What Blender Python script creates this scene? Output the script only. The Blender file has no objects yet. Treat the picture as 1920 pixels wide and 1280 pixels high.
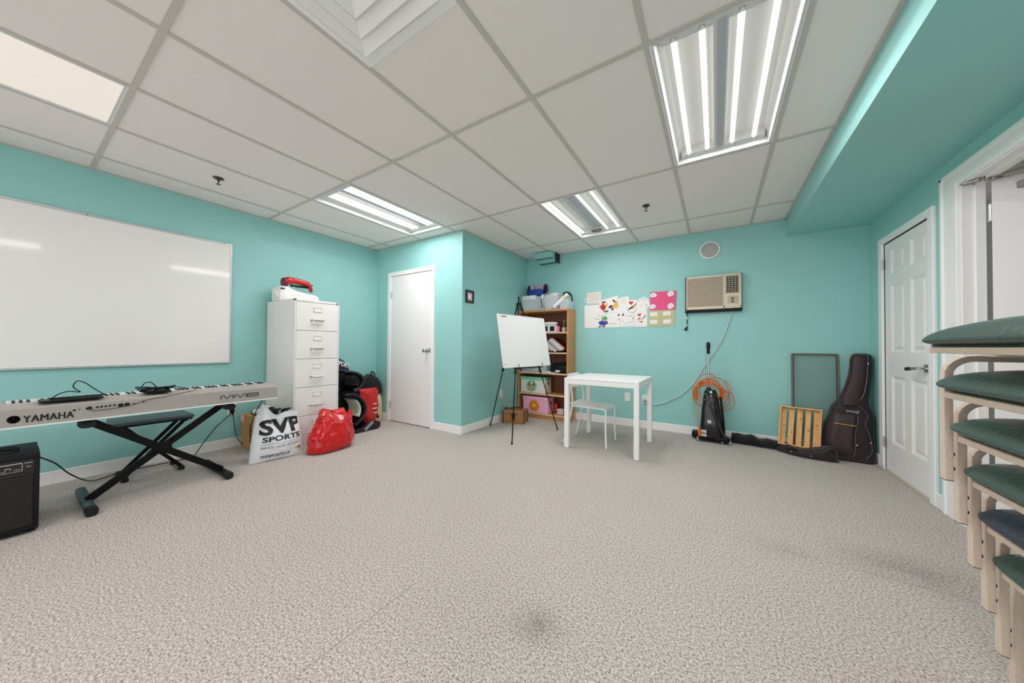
import bpy, bmesh, math, random
from mathutils import Vector, Matrix, noise, Euler
random.seed(7)
SC = bpy.context.scene
COL = SC.collection
PI = math.pi

# ---------------------------------------------------------------- camera, world, exposure
YAW, PITCH, ROLL, FPX = 0.5640, 0.0136, -0.0071, 604.98
cam_d = bpy.data.cameras.new('camera')
cam_d.sensor_width = 36.0
cam_d.lens = FPX / 1920 * 36.0
cam_d.clip_start = 0.02
cam = bpy.data.objects.new('camera', cam_d)
COL.objects.link(cam)
M3 = (Matrix.Rotation(YAW, 3, 'Z') @ Matrix.Rotation(PITCH, 3, 'X') @ Matrix.Rotation(ROLL, 3, 'Y')
      @ Matrix.Rotation(PI / 2, 3, 'X'))
cam.matrix_world = Matrix.Translation((0, 0, 1.077)) @ M3.to_4x4()
SC.camera = cam

world = bpy.data.worlds.new('world')
SC.world = world
world.use_nodes = True
world.node_tree.nodes['Background'].inputs[0].default_value = (1.0, 0.945, 0.97, 1)
world.node_tree.nodes['Background'].inputs[1].default_value = 1.35  # added fill: enters evenly where the rear wall is left out

SC.view_settings.view_transform = 'Standard'
SC.view_settings.look = 'None'
SC.view_settings.exposure = 0.07
SC.view_settings.gamma = 1.0
SC.view_settings.use_curve_mapping = False
SC.cycles.max_bounces = 14
SC.cycles.diffuse_bounces = 10
SC.cycles.glossy_bounces = 4
SC.cycles.transmission_bounces = 6
SC.cycles.transparent_max_bounces = 12
SC.cycles.sample_clamp_indirect = 6.0

TUBE_POWER = 1.02    # glow of the tube walls
STRIP_POWER = 4.75   # watts sent down by each tube
LENS_POWER = 0.28
LENS_WATT = 0.85

# ---------------------------------------------------------------- materials
def lin(c):
    return tuple(((v / 255) / 12.92 if v / 255 <= 0.04045 else ((v / 255 + 0.055) / 1.055) ** 2.4) for v in c)

def mat(name, rgb, rough=0.5, metal=0.0, spec=0.5, emit=0.0, bump=0.0, bscale=60.0, var=0.0, vscale=6.0,
        coat=0.0, trans=0.0, alpha=1.0, ior=1.45, srgb=True, sheen=0.0):
    m = bpy.data.materials.new(name)
    m.use_nodes = True
    nt = m.node_tree
    b = nt.nodes['Principled BSDF']
    c = lin(rgb) if srgb else rgb
    b.inputs['Base Color'].default_value = (*c, 1)
    b.inputs['Roughness'].default_value = rough
    b.inputs['Metallic'].default_value = metal
    b.inputs['Specular IOR Level'].default_value = spec
    b.inputs['Coat Weight'].default_value = coat
    b.inputs['Coat Roughness'].default_value = 0.08
    b.inputs['Transmission Weight'].default_value = trans
    b.inputs['IOR'].default_value = ior
    b.inputs['Alpha'].default_value = alpha
    b.inputs['Sheen Weight'].default_value = sheen
    if emit > 0:
        b.inputs['Emission Color'].default_value = (*c, 1)
        b.inputs['Emission Strength'].default_value = emit
    tc = None
    if bump > 0 or var > 0:
        tc = nt.nodes.new('ShaderNodeTexCoord')
    if var > 0:
        n = nt.nodes.new('ShaderNodeTexNoise')
        n.inputs['Scale'].default_value = vscale
        n.inputs['Detail'].default_value = 4
        nt.links.new(tc.outputs['Object'], n.inputs['Vector'])
        r = nt.nodes.new('ShaderNodeMapRange')
        r.inputs['From Min'].default_value = 0.25
        r.inputs['From Max'].default_value = 0.75
        r.inputs['To Min'].default_value = 1 - var
        r.inputs['To Max'].default_value = 1 + var
        nt.links.new(n.outputs['Fac'], r.inputs['Value'])
        mx = nt.nodes.new('ShaderNodeVectorMath')
        mx.operation = 'SCALE'
        mx.inputs[0].default_value = c
        nt.links.new(r.outputs['Result'], mx.inputs['Scale'])
        nt.links.new(mx.outputs[0], b.inputs['Base Color'])
    if bump > 0:
        n = nt.nodes.new('ShaderNodeTexNoise')
        n.inputs['Scale'].default_value = bscale
        n.inputs['Detail'].default_value = 3
        nt.links.new(tc.outputs['Object'], n.inputs['Vector'])
        bp = nt.nodes.new('ShaderNodeBump')
        bp.inputs['Strength'].default_value = bump
        bp.inputs['Distance'].default_value = 0.01
        nt.links.new(n.outputs['Fac'], bp.inputs['Height'])
        nt.links.new(bp.outputs['Normal'], b.inputs['Normal'])
    return m

TEAL = (154, 209, 205)
M = {}
M['teal'] = mat('teal_wall_paint', TEAL, 0.55, bump=0.06, bscale=180, var=0.015, vscale=3)
M['white_trim'] = mat('white_trim_paint', (247, 246, 245), 0.4, bump=0.03, bscale=90)
M['white_door'] = mat('white_door_paint', (242, 240, 239), 0.42, bump=0.03, bscale=60, var=0.01)
M['grid'] = mat('ceiling_grid_metal', (203, 197, 189), 0.5)
M['tube'] = mat('lit_tube', (255, 252, 246), 0.3, emit=TUBE_POWER)
M['tube_off'] = mat('unlit_tube', (222, 224, 224), 0.25)
M['fixture'] = mat('fixture_enamel', (216, 217, 216), 0.3)
M['lens'] = mat('lit_lens', (255, 244, 234), 0.4, emit=LENS_POWER)
M['mirror'] = mat('ballast_cover_metal', (188, 190, 198), 0.35)
M['black'] = mat('black_plastic', (8, 8, 9), 0.45, spec=0.3)
M['black_gloss'] = mat('black_gloss_plastic', (14, 13, 20), 0.14, coat=0.5)
M['black_metal'] = mat('black_metal', (8, 8, 9), 0.5, spec=0.25)
M['black_fabric'] = mat('black_fabric', (12, 11, 13), 0.8, bump=0.3, bscale=120, sheen=0.2)
M['brown_fabric'] = mat('dark_brown_fabric', (40, 27, 31), 0.6, bump=0.35, bscale=60, sheen=0.15)
M['tolex'] = mat('black_tolex', (17, 17, 19), 0.6, spec=0.3, bump=0.4, bscale=250)
M['grille'] = mat('amp_grille_cloth', (28, 25, 23), 0.7, bump=0.5, bscale=300)
M['grille_bar'] = mat('amp_grille_bar', (54, 47, 42), 0.6)
M['silver'] = mat('silver_keyboard_plastic', (172, 166, 160), 0.42, metal=0.1)
M['white_plastic'] = mat('white_plastic', (238, 238, 236), 0.32)
M['ink'] = mat('black_ink', (16, 16, 18), 0.5)
M['gray_ink'] = mat('grey_ink', (92, 92, 96), 0.6)
M['chrome'] = mat('chrome', (205, 205, 205), 0.18, metal=1.0)
M['steel'] = mat('brushed_steel', (150, 148, 144), 0.35, metal=0.6)
M['dark_metal'] = mat('dark_metal', (80, 78, 74), 0.4, metal=0.7)
M['teal_foot'] = mat('grey_rubber_foot', (62, 84, 86), 0.5)
M['cab'] = mat('cabinet_enamel', (237, 234, 230), 0.4, var=0.01)
M['cardboard'] = mat('cardboard', (190, 146, 92), 0.8, var=0.05, vscale=14)
M['bag_white'] = mat('white_bag_plastic', (226, 228, 232), 0.3, bump=0.12, bscale=14)
M['red_bag'] = mat('red_bag_plastic', (200, 10, 14), 0.2, coat=0.4)
M['red'] = mat('red_plastic', (196, 22, 20), 0.25, coat=0.3)
M['navy'] = mat('navy_fabric', (52, 48, 74), 0.7, bump=0.2, bscale=80)
M['beige_cloth'] = mat('beige_canvas', (222, 205, 172), 0.8)
M['wood'] = None
M['board'] = mat('whiteboard_surface', (244, 242, 240), 0.07, spec=0.5)
M['foamboard'] = mat('foam_board', (238, 238, 238), 0.4)
M['alu'] = mat('aluminium_frame', (215, 215, 215), 0.3, metal=0.5)
M['paper'] = mat('paper', (243, 240, 238), 0.8)
M['pink'] = mat('pink_card', (230, 92, 140), 0.8)
M['light_pink'] = mat('light_pink_card', (240, 178, 202), 0.6)
M['olive'] = mat('olive_card', (196, 196, 150), 0.8)
M['mint'] = mat('mint_card', (126, 204, 168), 0.6)
M['off_white'] = mat('off_white_card', (226, 226, 214), 0.7)
M['ac'] = mat('cream_ac_plastic', (222, 210, 188), 0.45)
M['ac_front'] = mat('beige_ac_grille', (193, 180, 160), 0.55)
M['orange'] = mat('orange_cord', (214, 112, 40), 0.45)
M['peach'] = mat('faded_orange_cord', (208, 140, 96), 0.5)
M['cable_white'] = mat('pale_cable', (196, 214, 212), 0.45)
M['vinyl'] = mat('green_vinyl', (62, 84, 76), 0.33, bump=0.25, bscale=70)
M['vinyl_navy'] = mat('navy_vinyl', (48, 54, 72), 0.36, bump=0.25, bscale=70)
M['beige_metal'] = mat('beige_powder_coat', (222, 203, 184), 0.5, bump=0.3, bscale=260, var=0.05, vscale=180)
M['table_white'] = mat('white_lacquer', (244, 243, 242), 0.3)
M['clear'] = mat('clear_bin_plastic', (216, 226, 232), 0.25, alpha=0.62)
M['blue'] = mat('blue_plastic', (34, 66, 160), 0.4)
M['lilac'] = mat('lilac_card', (196, 178, 206), 0.6)
M['green'] = mat('green_print', (88, 176, 110), 0.6)
M['yellow'] = mat('yellow_print', (236, 192, 66), 0.6)
M['purple'] = mat('purple_print', (110, 40, 110), 0.6)
M['skin_print'] = mat('salmon_print', (230, 150, 120), 0.6)
M['amber_print'] = mat('amber_print', (216, 128, 30), 0.6)
M['crimson'] = mat('dark_red_cover', (120, 30, 30), 0.5)
M['leather'] = mat('brown_case_leather', (158, 112, 60), 0.5, var=0.08, vscale=10)
M['leather_dark'] = mat('dark_brown_trim', (70, 44, 26), 0.5)
M['glass_gray'] = mat('grey_screen_frame', (118, 112, 102), 0.5)
M['rubber'] = mat('black_rubber', (16, 16, 16), 0.6)
M['dark_gap'] = mat('dark_gap_rubber', (26, 24, 22), 0.7)
M['grey_strap'] = mat('grey_plastic', (150, 150, 150), 0.45)
M['tile_void'] = mat('dark_void', (30, 30, 30), 0.9)

def wood_mat(name, base, dark, scale=1.0, axis='Z', rough=0.45, knots=False):
    m = bpy.data.materials.new(name)
    m.use_nodes = True
    nt = m.node_tree
    b = nt.nodes['Principled BSDF']
    tc = nt.nodes.new('ShaderNodeTexCoord')
    mp = nt.nodes.new('ShaderNodeMapping')
    s = [14 * scale, 14 * scale, 14 * scale]
    s['XYZ'.index(axis)] = 1.2 * scale
    mp.inputs['Scale'].default_value = s
    nt.links.new(tc.outputs['Object'], mp.inputs['Vector'])
    n = nt.nodes.new('ShaderNodeTexNoise')
    n.inputs['Scale'].default_value = 3
    n.inputs['Detail'].default_value = 6
    n.inputs['Distortion'].default_value = 0.6
    nt.links.new(mp.outputs['Vector'], n.inputs['Vector'])
    cr = nt.nodes.new('ShaderNodeValToRGB')
    cr.color_ramp.elements[0].position = 0.3
    cr.color_ramp.elements[0].color = (*lin(dark), 1)
    cr.color_ramp.elements[1].position = 0.65
    cr.color_ramp.elements[1].color = (*lin(base), 1)
    nt.links.new(n.outputs['Fac'], cr.inputs['Fac'])
    nt.links.new(cr.outputs['Color'], b.inputs['Base Color'])
    b.inputs['Roughness'].default_value = rough
    return m
M['wood'] = wood_mat('shelf_wood_veneer', (206, 152, 96), (180, 124, 72))
M['wood_shaded'] = wood_mat('shelf_back_shaded', (126, 70, 38), (98, 50, 26))  # shelf wood darkened: the shade inside the bookcase is put into the colour
M['pine'] = wood_mat('pine_crate_wood', (228, 182, 116), (208, 154, 88))

def carpet_mat():
    m = bpy.data.materials.new('grey_carpet')
    m.use_nodes = True
    nt = m.node_tree
    L = nt.links
    b = nt.nodes['Principled BSDF']
    b.inputs['Roughness'].default_value = 0.95
    b.inputs['Specular IOR Level'].default_value = 0.1
    tc = nt.nodes.new('ShaderNodeTexCoord')
    def tex(scale, detail, rough=0.6):
        n = nt.nodes.new('ShaderNodeTexNoise')
        n.inputs['Scale'].default_value = scale
        n.inputs['Detail'].default_value = detail
        n.inputs['Roughness'].default_value = rough
        L.new(tc.outputs['Object'], n.inputs['Vector'])
        return n
    n1 = tex(115, 2)
    n2 = tex(1.3, 5)
    n3 = tex(260, 2)
    cr = nt.nodes.new('ShaderNodeValToRGB')
    e = cr.color_ramp.elements
    e[0].position, e[0].color = 0.37, (*lin(CARPET_D), 1)
    e[1].position, e[1].color = 0.58, (*lin(CARPET_L), 1)
    add = nt.nodes.new('ShaderNodeMath'); add.operation = 'MULTIPLY_ADD'
    add.inputs[1].default_value = 0.5
    L.new(n3.outputs['Fac'], add.inputs[0])
    h = nt.nodes.new('ShaderNodeMath'); h.operation = 'MULTIPLY'; h.inputs[1].default_value = 0.5
    L.new(n1.outputs['Fac'], h.inputs[0])
    L.new(h.outputs[0], add.inputs[2])
    L.new(add.outputs[0], cr.inputs['Fac'])
    # worn and soiled patches
    def spot(cx, cy, rx, ry, amt):
        mp = nt.nodes.new('ShaderNodeMapping')
        mp.vector_type = 'TEXTURE'
        mp.inputs['Location'].default_value = (cx, cy, 0)
        mp.inputs['Scale'].default_value = (rx, ry, 1)
        L.new(tc.outputs['Object'], mp.inputs['Vector'])
        g = nt.nodes.new('ShaderNodeTexGradient'); g.gradient_type = 'SPHERICAL'
        L.new(mp.outputs['Vector'], g.inputs['Vector'])
        n = tex(9, 4)
        k = nt.nodes.new('ShaderNodeMath'); k.operation = 'MULTIPLY'
        L.new(g.outputs['Fac'], k.inputs[0]); L.new(n.outputs['Fac'], k.inputs[1])
        k2 = nt.nodes.new('ShaderNodeMath'); k2.operation = 'MULTIPLY'; k2.inputs[1].default_value = amt
        L.new(k.outputs[0], k2.inputs[0])
        return k2
    spots = [spot(*a) for a in CARPET_SPOTS]
    tot = spots[0]
    for s in spots[1:]:
        a = nt.nodes.new('ShaderNodeMath'); a.operation = 'ADD'
        L.new(tot.outputs[0], a.inputs[0]); L.new(s.outputs[0], a.inputs[1]); tot = a
    # carpet seams: thin dark lines along the room's length
    sep = nt.nodes.new('ShaderNodeSeparateXYZ'); L.new(tc.outputs['Object'], sep.inputs[0])
    for (ax, v, lo, hi, amt) in CARPET_SEAMS:
        o1, o2 = ('X', 'Y') if ax == 'X' else ('Y', 'X')
        c1 = nt.nodes.new('ShaderNodeMath'); c1.operation = 'COMPARE'
        c1.inputs[1].default_value = v; c1.inputs[2].default_value = 0.0018
        L.new(sep.outputs[o1], c1.inputs[0])
        c2 = nt.nodes.new('ShaderNodeMath'); c2.operation = 'COMPARE'
        c2.inputs[1].default_value = (lo + hi) / 2; c2.inputs[2].default_value = (hi - lo) / 2
        L.new(sep.outputs[o2], c2.inputs[0])
        c3 = nt.nodes.new('ShaderNodeMath'); c3.operation = 'MULTIPLY'
        L.new(c1.outputs[0], c3.inputs[0]); L.new(c2.outputs[0], c3.inputs[1])
        c4 = nt.nodes.new('ShaderNodeMath'); c4.operation = 'MULTIPLY_ADD'; c4.inputs[1].default_value = amt
        L.new(c3.outputs[0], c4.inputs[0]); L.new(tot.outputs[0], c4.inputs[2]); tot = c4
    r2 = nt.nodes.new('ShaderNodeMapRange')
    r2.inputs['From Min'].default_value = 0.3; r2.inputs['From Max'].default_value = 0.7
    r2.inputs['To Min'].default_value = 0.975; r2.inputs['To Max'].default_value = 1.025
    L.new(n2.outputs['Fac'], r2.inputs['Value'])
    sb = nt.nodes.new('ShaderNodeMath'); sb.operation = 'SUBTRACT'
    L.new(r2.outputs['Result'], sb.inputs[0]); L.new(tot.outputs[0], sb.inputs[1])
    sc = nt.nodes.new('ShaderNodeVectorMath'); sc.operation = 'SCALE'
    L.new(cr.outputs['Color'], sc.inputs[0]); L.new(sb.outputs[0], sc.inputs['Scale'])
    L.new(sc.outputs[0], b.inputs['Base Color'])
    bp = nt.nodes.new('ShaderNodeBump'); bp.inputs['Strength'].default_value = 0.6; bp.inputs['Distance'].default_value = 0.006
    L.new(add.outputs[0], bp.inputs['Height']); L.new(bp.outputs['Normal'], b.inputs['Normal'])
    return m
CARPET_L = (220, 211, 204)
CARPET_D = (116, 108, 100)
CARPET_SPOTS = [(0.80, 2.38, 0.35, 0.22, 0.5), (-0.58, 1.12, 0.14, 0.12, 0.5), (-0.75, 1.0, 0.5, 0.4, 0.14), (0.3, 2.25, 0.25, 0.15, 0.2)]
CARPET_SEAMS = [('X', -1.153, 0.5, 1.0, 0.45), ('Y', 2.24, -0.1, 1.0, 0.3)]
M['carpet'] = carpet_mat()

def tile_mat():
    m = mat('ceiling_tile', (242, 235, 232), 0.9, spec=0.1, bump=0.12, bscale=300, var=0.012, vscale=2)
    return m
M['tile'] = tile_mat()

# ---------------------------------------------------------------- builders
MATW = {}
class MB:
    """collects geometry, then links it as ONE mesh object"""
    def __init__(s):
        s.v = []; s.f = []; s.mi = []; s.cur = 0; s.mats = []
    def use(s, m):
        if m not in s.mats: s.mats.append(m)
        s.cur = s.mats.index(m); return s
    def add(s, vs, fs):
        n = len(s.v)
        s.v += [Vector(p) for p in vs]
        s.f += [tuple(i + n for i in f) for f in fs]
        s.mi += [s.cur] * len(fs)
        return s
    def box(s, a, b, bev=0.0, seg=1):
        x0, x1 = sorted((a[0], b[0])); y0, y1 = sorted((a[1], b[1])); z0, z1 = sorted((a[2], b[2]))
        if bev <= 0:
            vs = [(x, y, z) for x in (x0, x1) for y in (y0, y1) for z in (z0, z1)]
            return s.add(vs, [(0, 1, 3, 2), (4, 6, 7, 5), (0, 4, 5, 1), (2, 3, 7, 6), (0, 2, 6, 4), (1, 5, 7, 3)])
        bm = bmesh.new()
        bmesh.ops.create_cube(bm, size=1)
        for v in bm.verts:
            v.co = Vector(((x0 + x1) / 2 + v.co.x * (x1 - x0), (y0 + y1) / 2 + v.co.y * (y1 - y0), (z0 + z1) / 2 + v.co.z * (z1 - z0)))
        bev = min(bev, 0.49 * min(x1 - x0, y1 - y0, z1 - z0))
        bmesh.ops.bevel(bm, geom=bm.edges[:], offset=bev, segments=seg, affect='EDGES', profile=0.5)
        return s.bm(bm)
    def bm(s, bm, mx=None):
        bm.verts.ensure_lookup_table()
        for i, v in enumerate(bm.verts): v.index = i
        vs = [(mx @ v.co if mx else v.co.copy()) for v in bm.verts]
        s.add(vs, [tuple(v.index for v in f.verts) for f in bm.faces])
        bm.free(); return s
    def xbox(s, c, ax, ay, az, hx, hy, hz, bev=0.0):
        """box with centre c, unit axes and half sizes"""
        t = MB(); t.box((-hx, -hy, -hz), (hx, hy, hz), bev)
        ax, ay, az, c = Vector(ax), Vector(ay), Vector(az), Vector(c)
        return s.add([c + ax * p.x + ay * p.y + az * p.z for p in t.v], t.f)
    def bar(s, p, q, w, h=None, up=(0, 0, 1), bev=0.0):
        """rectangular bar from p to q; w across, h along 'up'"""
        p, q = Vector(p), Vector(q); h = h or w
        d = (q - p); L = d.length; d.normalize()
        u = Vector(up); sdir = d.cross(u)
        if sdir.length < 1e-4: sdir = d.cross(Vector((1, 0, 0)))
        sdir.normalize(); u = sdir.cross(d).normalized()
        return s.xbox((p + q) / 2, d, sdir, u, L / 2, w / 2, h / 2, bev)
    def tube(s, pts, r, n=8, closed=False, cap=True):
        pts = [Vector(p) for p in pts]
        N = len(pts); rr = r if isinstance(r, (list, tuple)) else [r] * N
        vs = []; fs = []
        prev = None
        for i, p in enumerate(pts):
            if closed: d = pts[(i + 1) % N] - pts[i - 1]
            else: d = pts[min(i + 1, N - 1)] - pts[max(i - 1, 0)]
            if d.length < 1e-9: d = Vector((0, 0, 1))
            d.normalize()
            if prev is None:
                a = Vector((0, 0, 1)) if abs(d.z) < 0.9 else Vector((1, 0, 0))
                u = (a - d * a.dot(d)).normalized()
            else:
                u = prev - d * prev.dot(d)
                u = u.normalized() if u.length > 1e-6 else Vector((1, 0, 0))
            prev = u; w = d.cross(u)
            for k in range(n):
                t = 2 * PI * k / n
                vs.append(p + (u * math.cos(t) + w * math.sin(t)) * rr[i])
        for i in range(N if closed else N - 1):
            j = (i + 1) % N
            for k in range(n):
                fs.append((i * n + k, i * n + (k + 1) % n, j * n + (k + 1) % n, j * n + k))
        if cap and not closed:
            fs.append(tuple(range(n - 1, -1, -1))); fs.append(tuple((N - 1) * n + k for k in range(n)))
        return s.add(vs, fs)
    def cyl(s, p, q, r, r2=None, n=16):
        return s.tube([p, q], [r, r if r2 is None else r2], n)
    def lathe(s, c, prof, axis='Z', n=24, d=None):
        """prof: (radius, height) pairs along axis from c"""
        c = Vector(c)
        if d is not None: az = Vector(d).normalized()
        else: az = {'X': Vector((1, 0, 0)), 'Y': Vector((0, 1, 0)), 'Z': Vector((0, 0, 1))}[axis]
        a = Vector((0, 0, 1)) if abs(az.z) < 0.9 else Vector((1, 0, 0))
        u = (a - az * a.dot(az)).normalized(); w = az.cross(u)
        vs = []; fs = []
        for r, h in prof:
            for k in range(n):
                t = 2 * PI * k / n
                vs.append(c + az * h + (u * math.cos(t) + w * math.sin(t)) * r)
        for i in range(len(prof) - 1):
            for k in range(n):
                fs.append((i * n + k, i * n + (k + 1) % n, (i + 1) * n + (k + 1) % n, (i + 1) * n + k))
        fs.append(tuple(range(n - 1, -1, -1))); fs.append(tuple((len(prof) - 1) * n + k for k in range(n)))
        return s.add(vs, fs)
    def prism(s, poly, d, o=(0, 0, 0), ux=(1, 0, 0), uy=(0, 1, 0)):
        """polygon (2D points in the ux,uy plane at o) extruded by the vector d"""
        o, ux, uy, d = Vector(o), Vector(ux), Vector(uy), Vector(d)
        a = [o + ux * x + uy * y for x, y in poly]; n = len(a)
        fs = [tuple(range(n - 1, -1, -1)), tuple(range(n, 2 * n))]
        fs += [(i, (i + 1) % n, n + (i + 1) % n, n + i) for i in range(n)]
        return s.add(a + [p + d for p in a], fs)
    def loft(s, rings, caps=True, closed=True):
        n = len(rings[0]); vs = [p for r in rings for p in r]; fs = []
        m = n if closed else n - 1
        for i in range(len(rings) - 1):
            for k in range(m):
                fs.append((i * n + k, i * n + (k + 1) % n, (i + 1) * n + (k + 1) % n, (i + 1) * n + k))
        if caps:
            fs.append(tuple(range(n - 1, -1, -1))); fs.append(tuple((len(rings) - 1) * n + k for k in range(n)))
        return s.add(vs, fs)
    def sell(s, c, r, e=1.0, n=24, m=12, wr=0.0, ws=3.0, seed=0, zmin=None):
        """super-ellipsoid, e<1 boxier"""
        c = Vector(c); vs = []; fs = []
        f = lambda t, e: math.copysign(abs(t) ** e, t)
        for i in range(m + 1):
            a = -PI / 2 + PI * i / m
            for k in range(n):
                b = 2 * PI * k / n
                p = Vector((f(math.cos(a), e) * f(math.cos(b), e), f(math.cos(a), e) * f(math.sin(b), e), f(math.sin(a), e)))
                q = Vector((p.x * r[0], p.y * r[1], p.z * r[2]))
                if wr:
                    g = abs(noise.noise((c + q) * ws + Vector((seed, 0, 0)))) * 2
                    q *= 1 - wr * g
                q += c
                if zmin is not None: q.z = max(q.z, zmin)
                vs.append(q)
        for i in range(m):
            for k in range(n):
                fs.append((i * n + k, i * n + (k + 1) % n, (i + 1) * n + (k + 1) % n, (i + 1) * n + k))
        return s.add(vs, fs)
    def text(s, txt, size, o, ux, uy, ext=0.0012, wx=1.0, bold=0.0, fn=None, space=1.0):
        """built-in lettering; baseline starts at o; fn maps (x, y, h) to a point of a curved surface"""
        cu = bpy.data.curves.new('lettering', 'FONT')
        cu.body = txt; cu.size = size; cu.extrude = ext; cu.offset = bold; cu.resolution_u = 3; cu.space_character = space
        ob = bpy.data.objects.new('lettering', cu)
        COL.objects.link(ob)
        dg = bpy.context.evaluated_depsgraph_get()
        me = bpy.data.meshes.new_from_object(ob.evaluated_get(dg))
        vs = [v.co.copy() for v in me.vertices]; fs = [tuple(p.vertices) for p in me.polygons]
        bpy.data.objects.remove(ob); bpy.data.curves.remove(cu); bpy.data.meshes.remove(me)
        o, ux, uy = Vector(o), Vector(ux).normalized(), Vector(uy).normalized(); nz = ux.cross(uy)
        if fn: return s.add([fn(v.x * wx, v.y, v.z) for v in vs], fs)
        return s.add([o + ux * v.x * wx + uy * v.y + nz * v.z for v in vs], fs)
    def build(s, name, m=None, parent=None, smooth=32, world=False, recalc=True):
        me = bpy.data.meshes.new(name)
        vs = s.v
        if world and parent is not None:
            root = parent
            while root.parent: root = root.parent
            inv = MATW[root.name].inverted(); vs = [inv @ p for p in vs]
        me.from_pydata([tuple(p) for p in vs], [], s.f)
        mats = s.mats or [m]
        for x in mats: me.materials.append(M[x] if isinstance(x, str) else x)
        if s.mats: me.polygons.foreach_set('material_index', s.mi)
        if recalc:
            bm = bmesh.new(); bm.from_mesh(me); bmesh.ops.recalc_face_normals(bm, faces=bm.faces[:]); bm.to_mesh(me); bm.free()
        if smooth:
            me.polygons.foreach_set('use_smooth', [True] * len(me.polygons))
            me.set_sharp_from_angle(angle=math.radians(smooth))
        me.update()
        o = bpy.data.objects.new(name, me); COL.objects.link(o)
        if parent is not None: o.parent = parent
        return o

def thing(name, label, cat, loc=(0, 0, 0), rz=0.0, group=None):
    o = bpy.data.objects.new(name, None); o.empty_display_size = 0.05
    COL.objects.link(o); o.location = loc; o.rotation_euler = (0, 0, rz)
    o['label'] = label; o['category'] = cat
    if group: o['group'] = group
    MATW[o.name] = Matrix.Translation(loc) @ Matrix.Rotation(rz, 4, 'Z')
    return o
def tag(o, label, cat, group=None):
    o['label'] = label; o['category'] = cat
    if group: o['group'] = group
    return o
def recenter(o):
    """put the origin of a single-mesh thing at the foot of its own mesh"""
    vs = o.data.vertices
    lo = Vector([min(v.co[i] for v in vs) for i in range(3)]); hi = Vector([max(v.co[i] for v in vs) for i in range(3)])
    c = Vector(((lo.x + hi.x) / 2, (lo.y + hi.y) / 2, lo.z))
    o.data.transform(Matrix.Translation(-c)); o.location = o.location + c
    return o
def solo(mb, name, m, label, cat, group=None, smooth=32):
    return tag(recenter(mb.build(name, m, None, smooth)), label, cat, group)
def struct(name, mb, m=None, parent=None, smooth=0):
    o = mb.build(name, m, parent, smooth)
    if parent is None: o['kind'] = 'structure'
    return o
def spline(pts, n=8, closed=False):
    pts = [Vector(p) for p in pts]; out = []; N = len(pts)
    rng = range(N if closed else N - 1)
    for i in rng:
        if closed: a, b, c, d = pts[i - 1], pts[i], pts[(i + 1) % N], pts[(i + 2) % N]
        else: a, b, c, d = pts[max(i - 1, 0)], pts[i], pts[i + 1], pts[min(i + 2, N - 1)]
        for k in range(n):
            t = k / n
            out.append(0.5 * ((2 * b) + (c - a) * t + (2 * a - 5 * b + 4 * c - d) * t * t + (3 * b - a - 3 * c + d) * t ** 3))
    if not closed: out.append(pts[-1])
    return out
def sring(c, ux, uy, hx, hy, p=4.0, n=28):
    """super-elliptic ring in the plane ux,uy"""
    c, ux, uy = Vector(c), Vector(ux), Vector(uy); out = []
    for k in range(n):
        t = 2 * PI * k / n; ct, st = math.cos(t), math.sin(t)
        out.append(c + ux * hx * math.copysign(abs(ct) ** (2 / p), ct) + uy * hy * math.copysign(abs(st) ** (2 / p), st))
    return out
def wrinkle(ring, amt, sc, seed=0.0):
    c = sum(ring, Vector()) / len(ring)
    return [p + (p - c).normalized() * amt * (noise.noise(p * sc + Vector((seed, seed, 0))) + 0.5 * noise.noise(p * sc * 2.7 + Vector((seed, 3, 0)))) for p in ring]

# ---------------------------------------------------------------- room shell
XL, XR, YB, YF, YC, XC, XS, ZC, ZS = -4.272, 1.278, 4.566, -2.2, 2.981, -2.607, 0.655, 2.4835, 2.296
WT = 0.082
mb = MB(); mb.box((XL - .1, YF - .1, -.06), (XR + WT, YB + .1, 0)); struct('floor', mb, 'carpet')
mb = MB(); mb.box((XL - .1, YF, 0), (XL, YC + .1, 2.7)); struct('wall_left', mb, 'teal')
mb = MB(); mb.box((XC - .1, YB, 0), (XR + WT, YB + .1, 2.7)); struct('wall_back', mb, 'teal')
# closet front with its door opening
D1L, D1R, D1T = -3.935, -3.122, 2.055
mb = MB()
mb.box((XL, YC, 0), (D1L, YC + .1, 2.7)); mb.box((D1R, YC, 0), (XC, YC + .1, 2.7)); mb.box((D1L, YC, D1T), (D1R, YC + .1, 2.7))
struct('wall_closet', mb, 'teal')
mb = MB(); mb.box((XC - .1, YC + .1, 0), (XC, YB, 2.7)); struct('wall_recess', mb, 'teal')
mb = MB(); mb.box((XL, YC + .5, 0), (XC - .1, YC + .55, 2.5)); struct('wall_closet_inner', mb, 'white_door')
# right wall: six-panel door and the wide doorway
D2L, D2R, D2T = 3.487, 4.232, 2.012
D3N, D3F, D3T = 2.13, 3.14, 2.09
mb = MB()
mb.box((XR, D2R, 0), (XR + WT, YB, 2.7)); mb.box((XR, D2L, D2T), (XR + WT, D2R, 2.7)); mb.box((XR, D3F, 0), (XR + WT, D2L, 2.7))
mb.box((XR, D3N, D3T), (XR + WT, D3F, 2.7)); mb.box((XR, YF, 0), (XR + WT, D3N, 2.7))
struct('wall_right', mb, 'teal')
mb = MB(); mb.box((XS, YF, ZS), (XR, YB, 2.7)); struct('wall_soffit', mb, 'teal')

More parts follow.
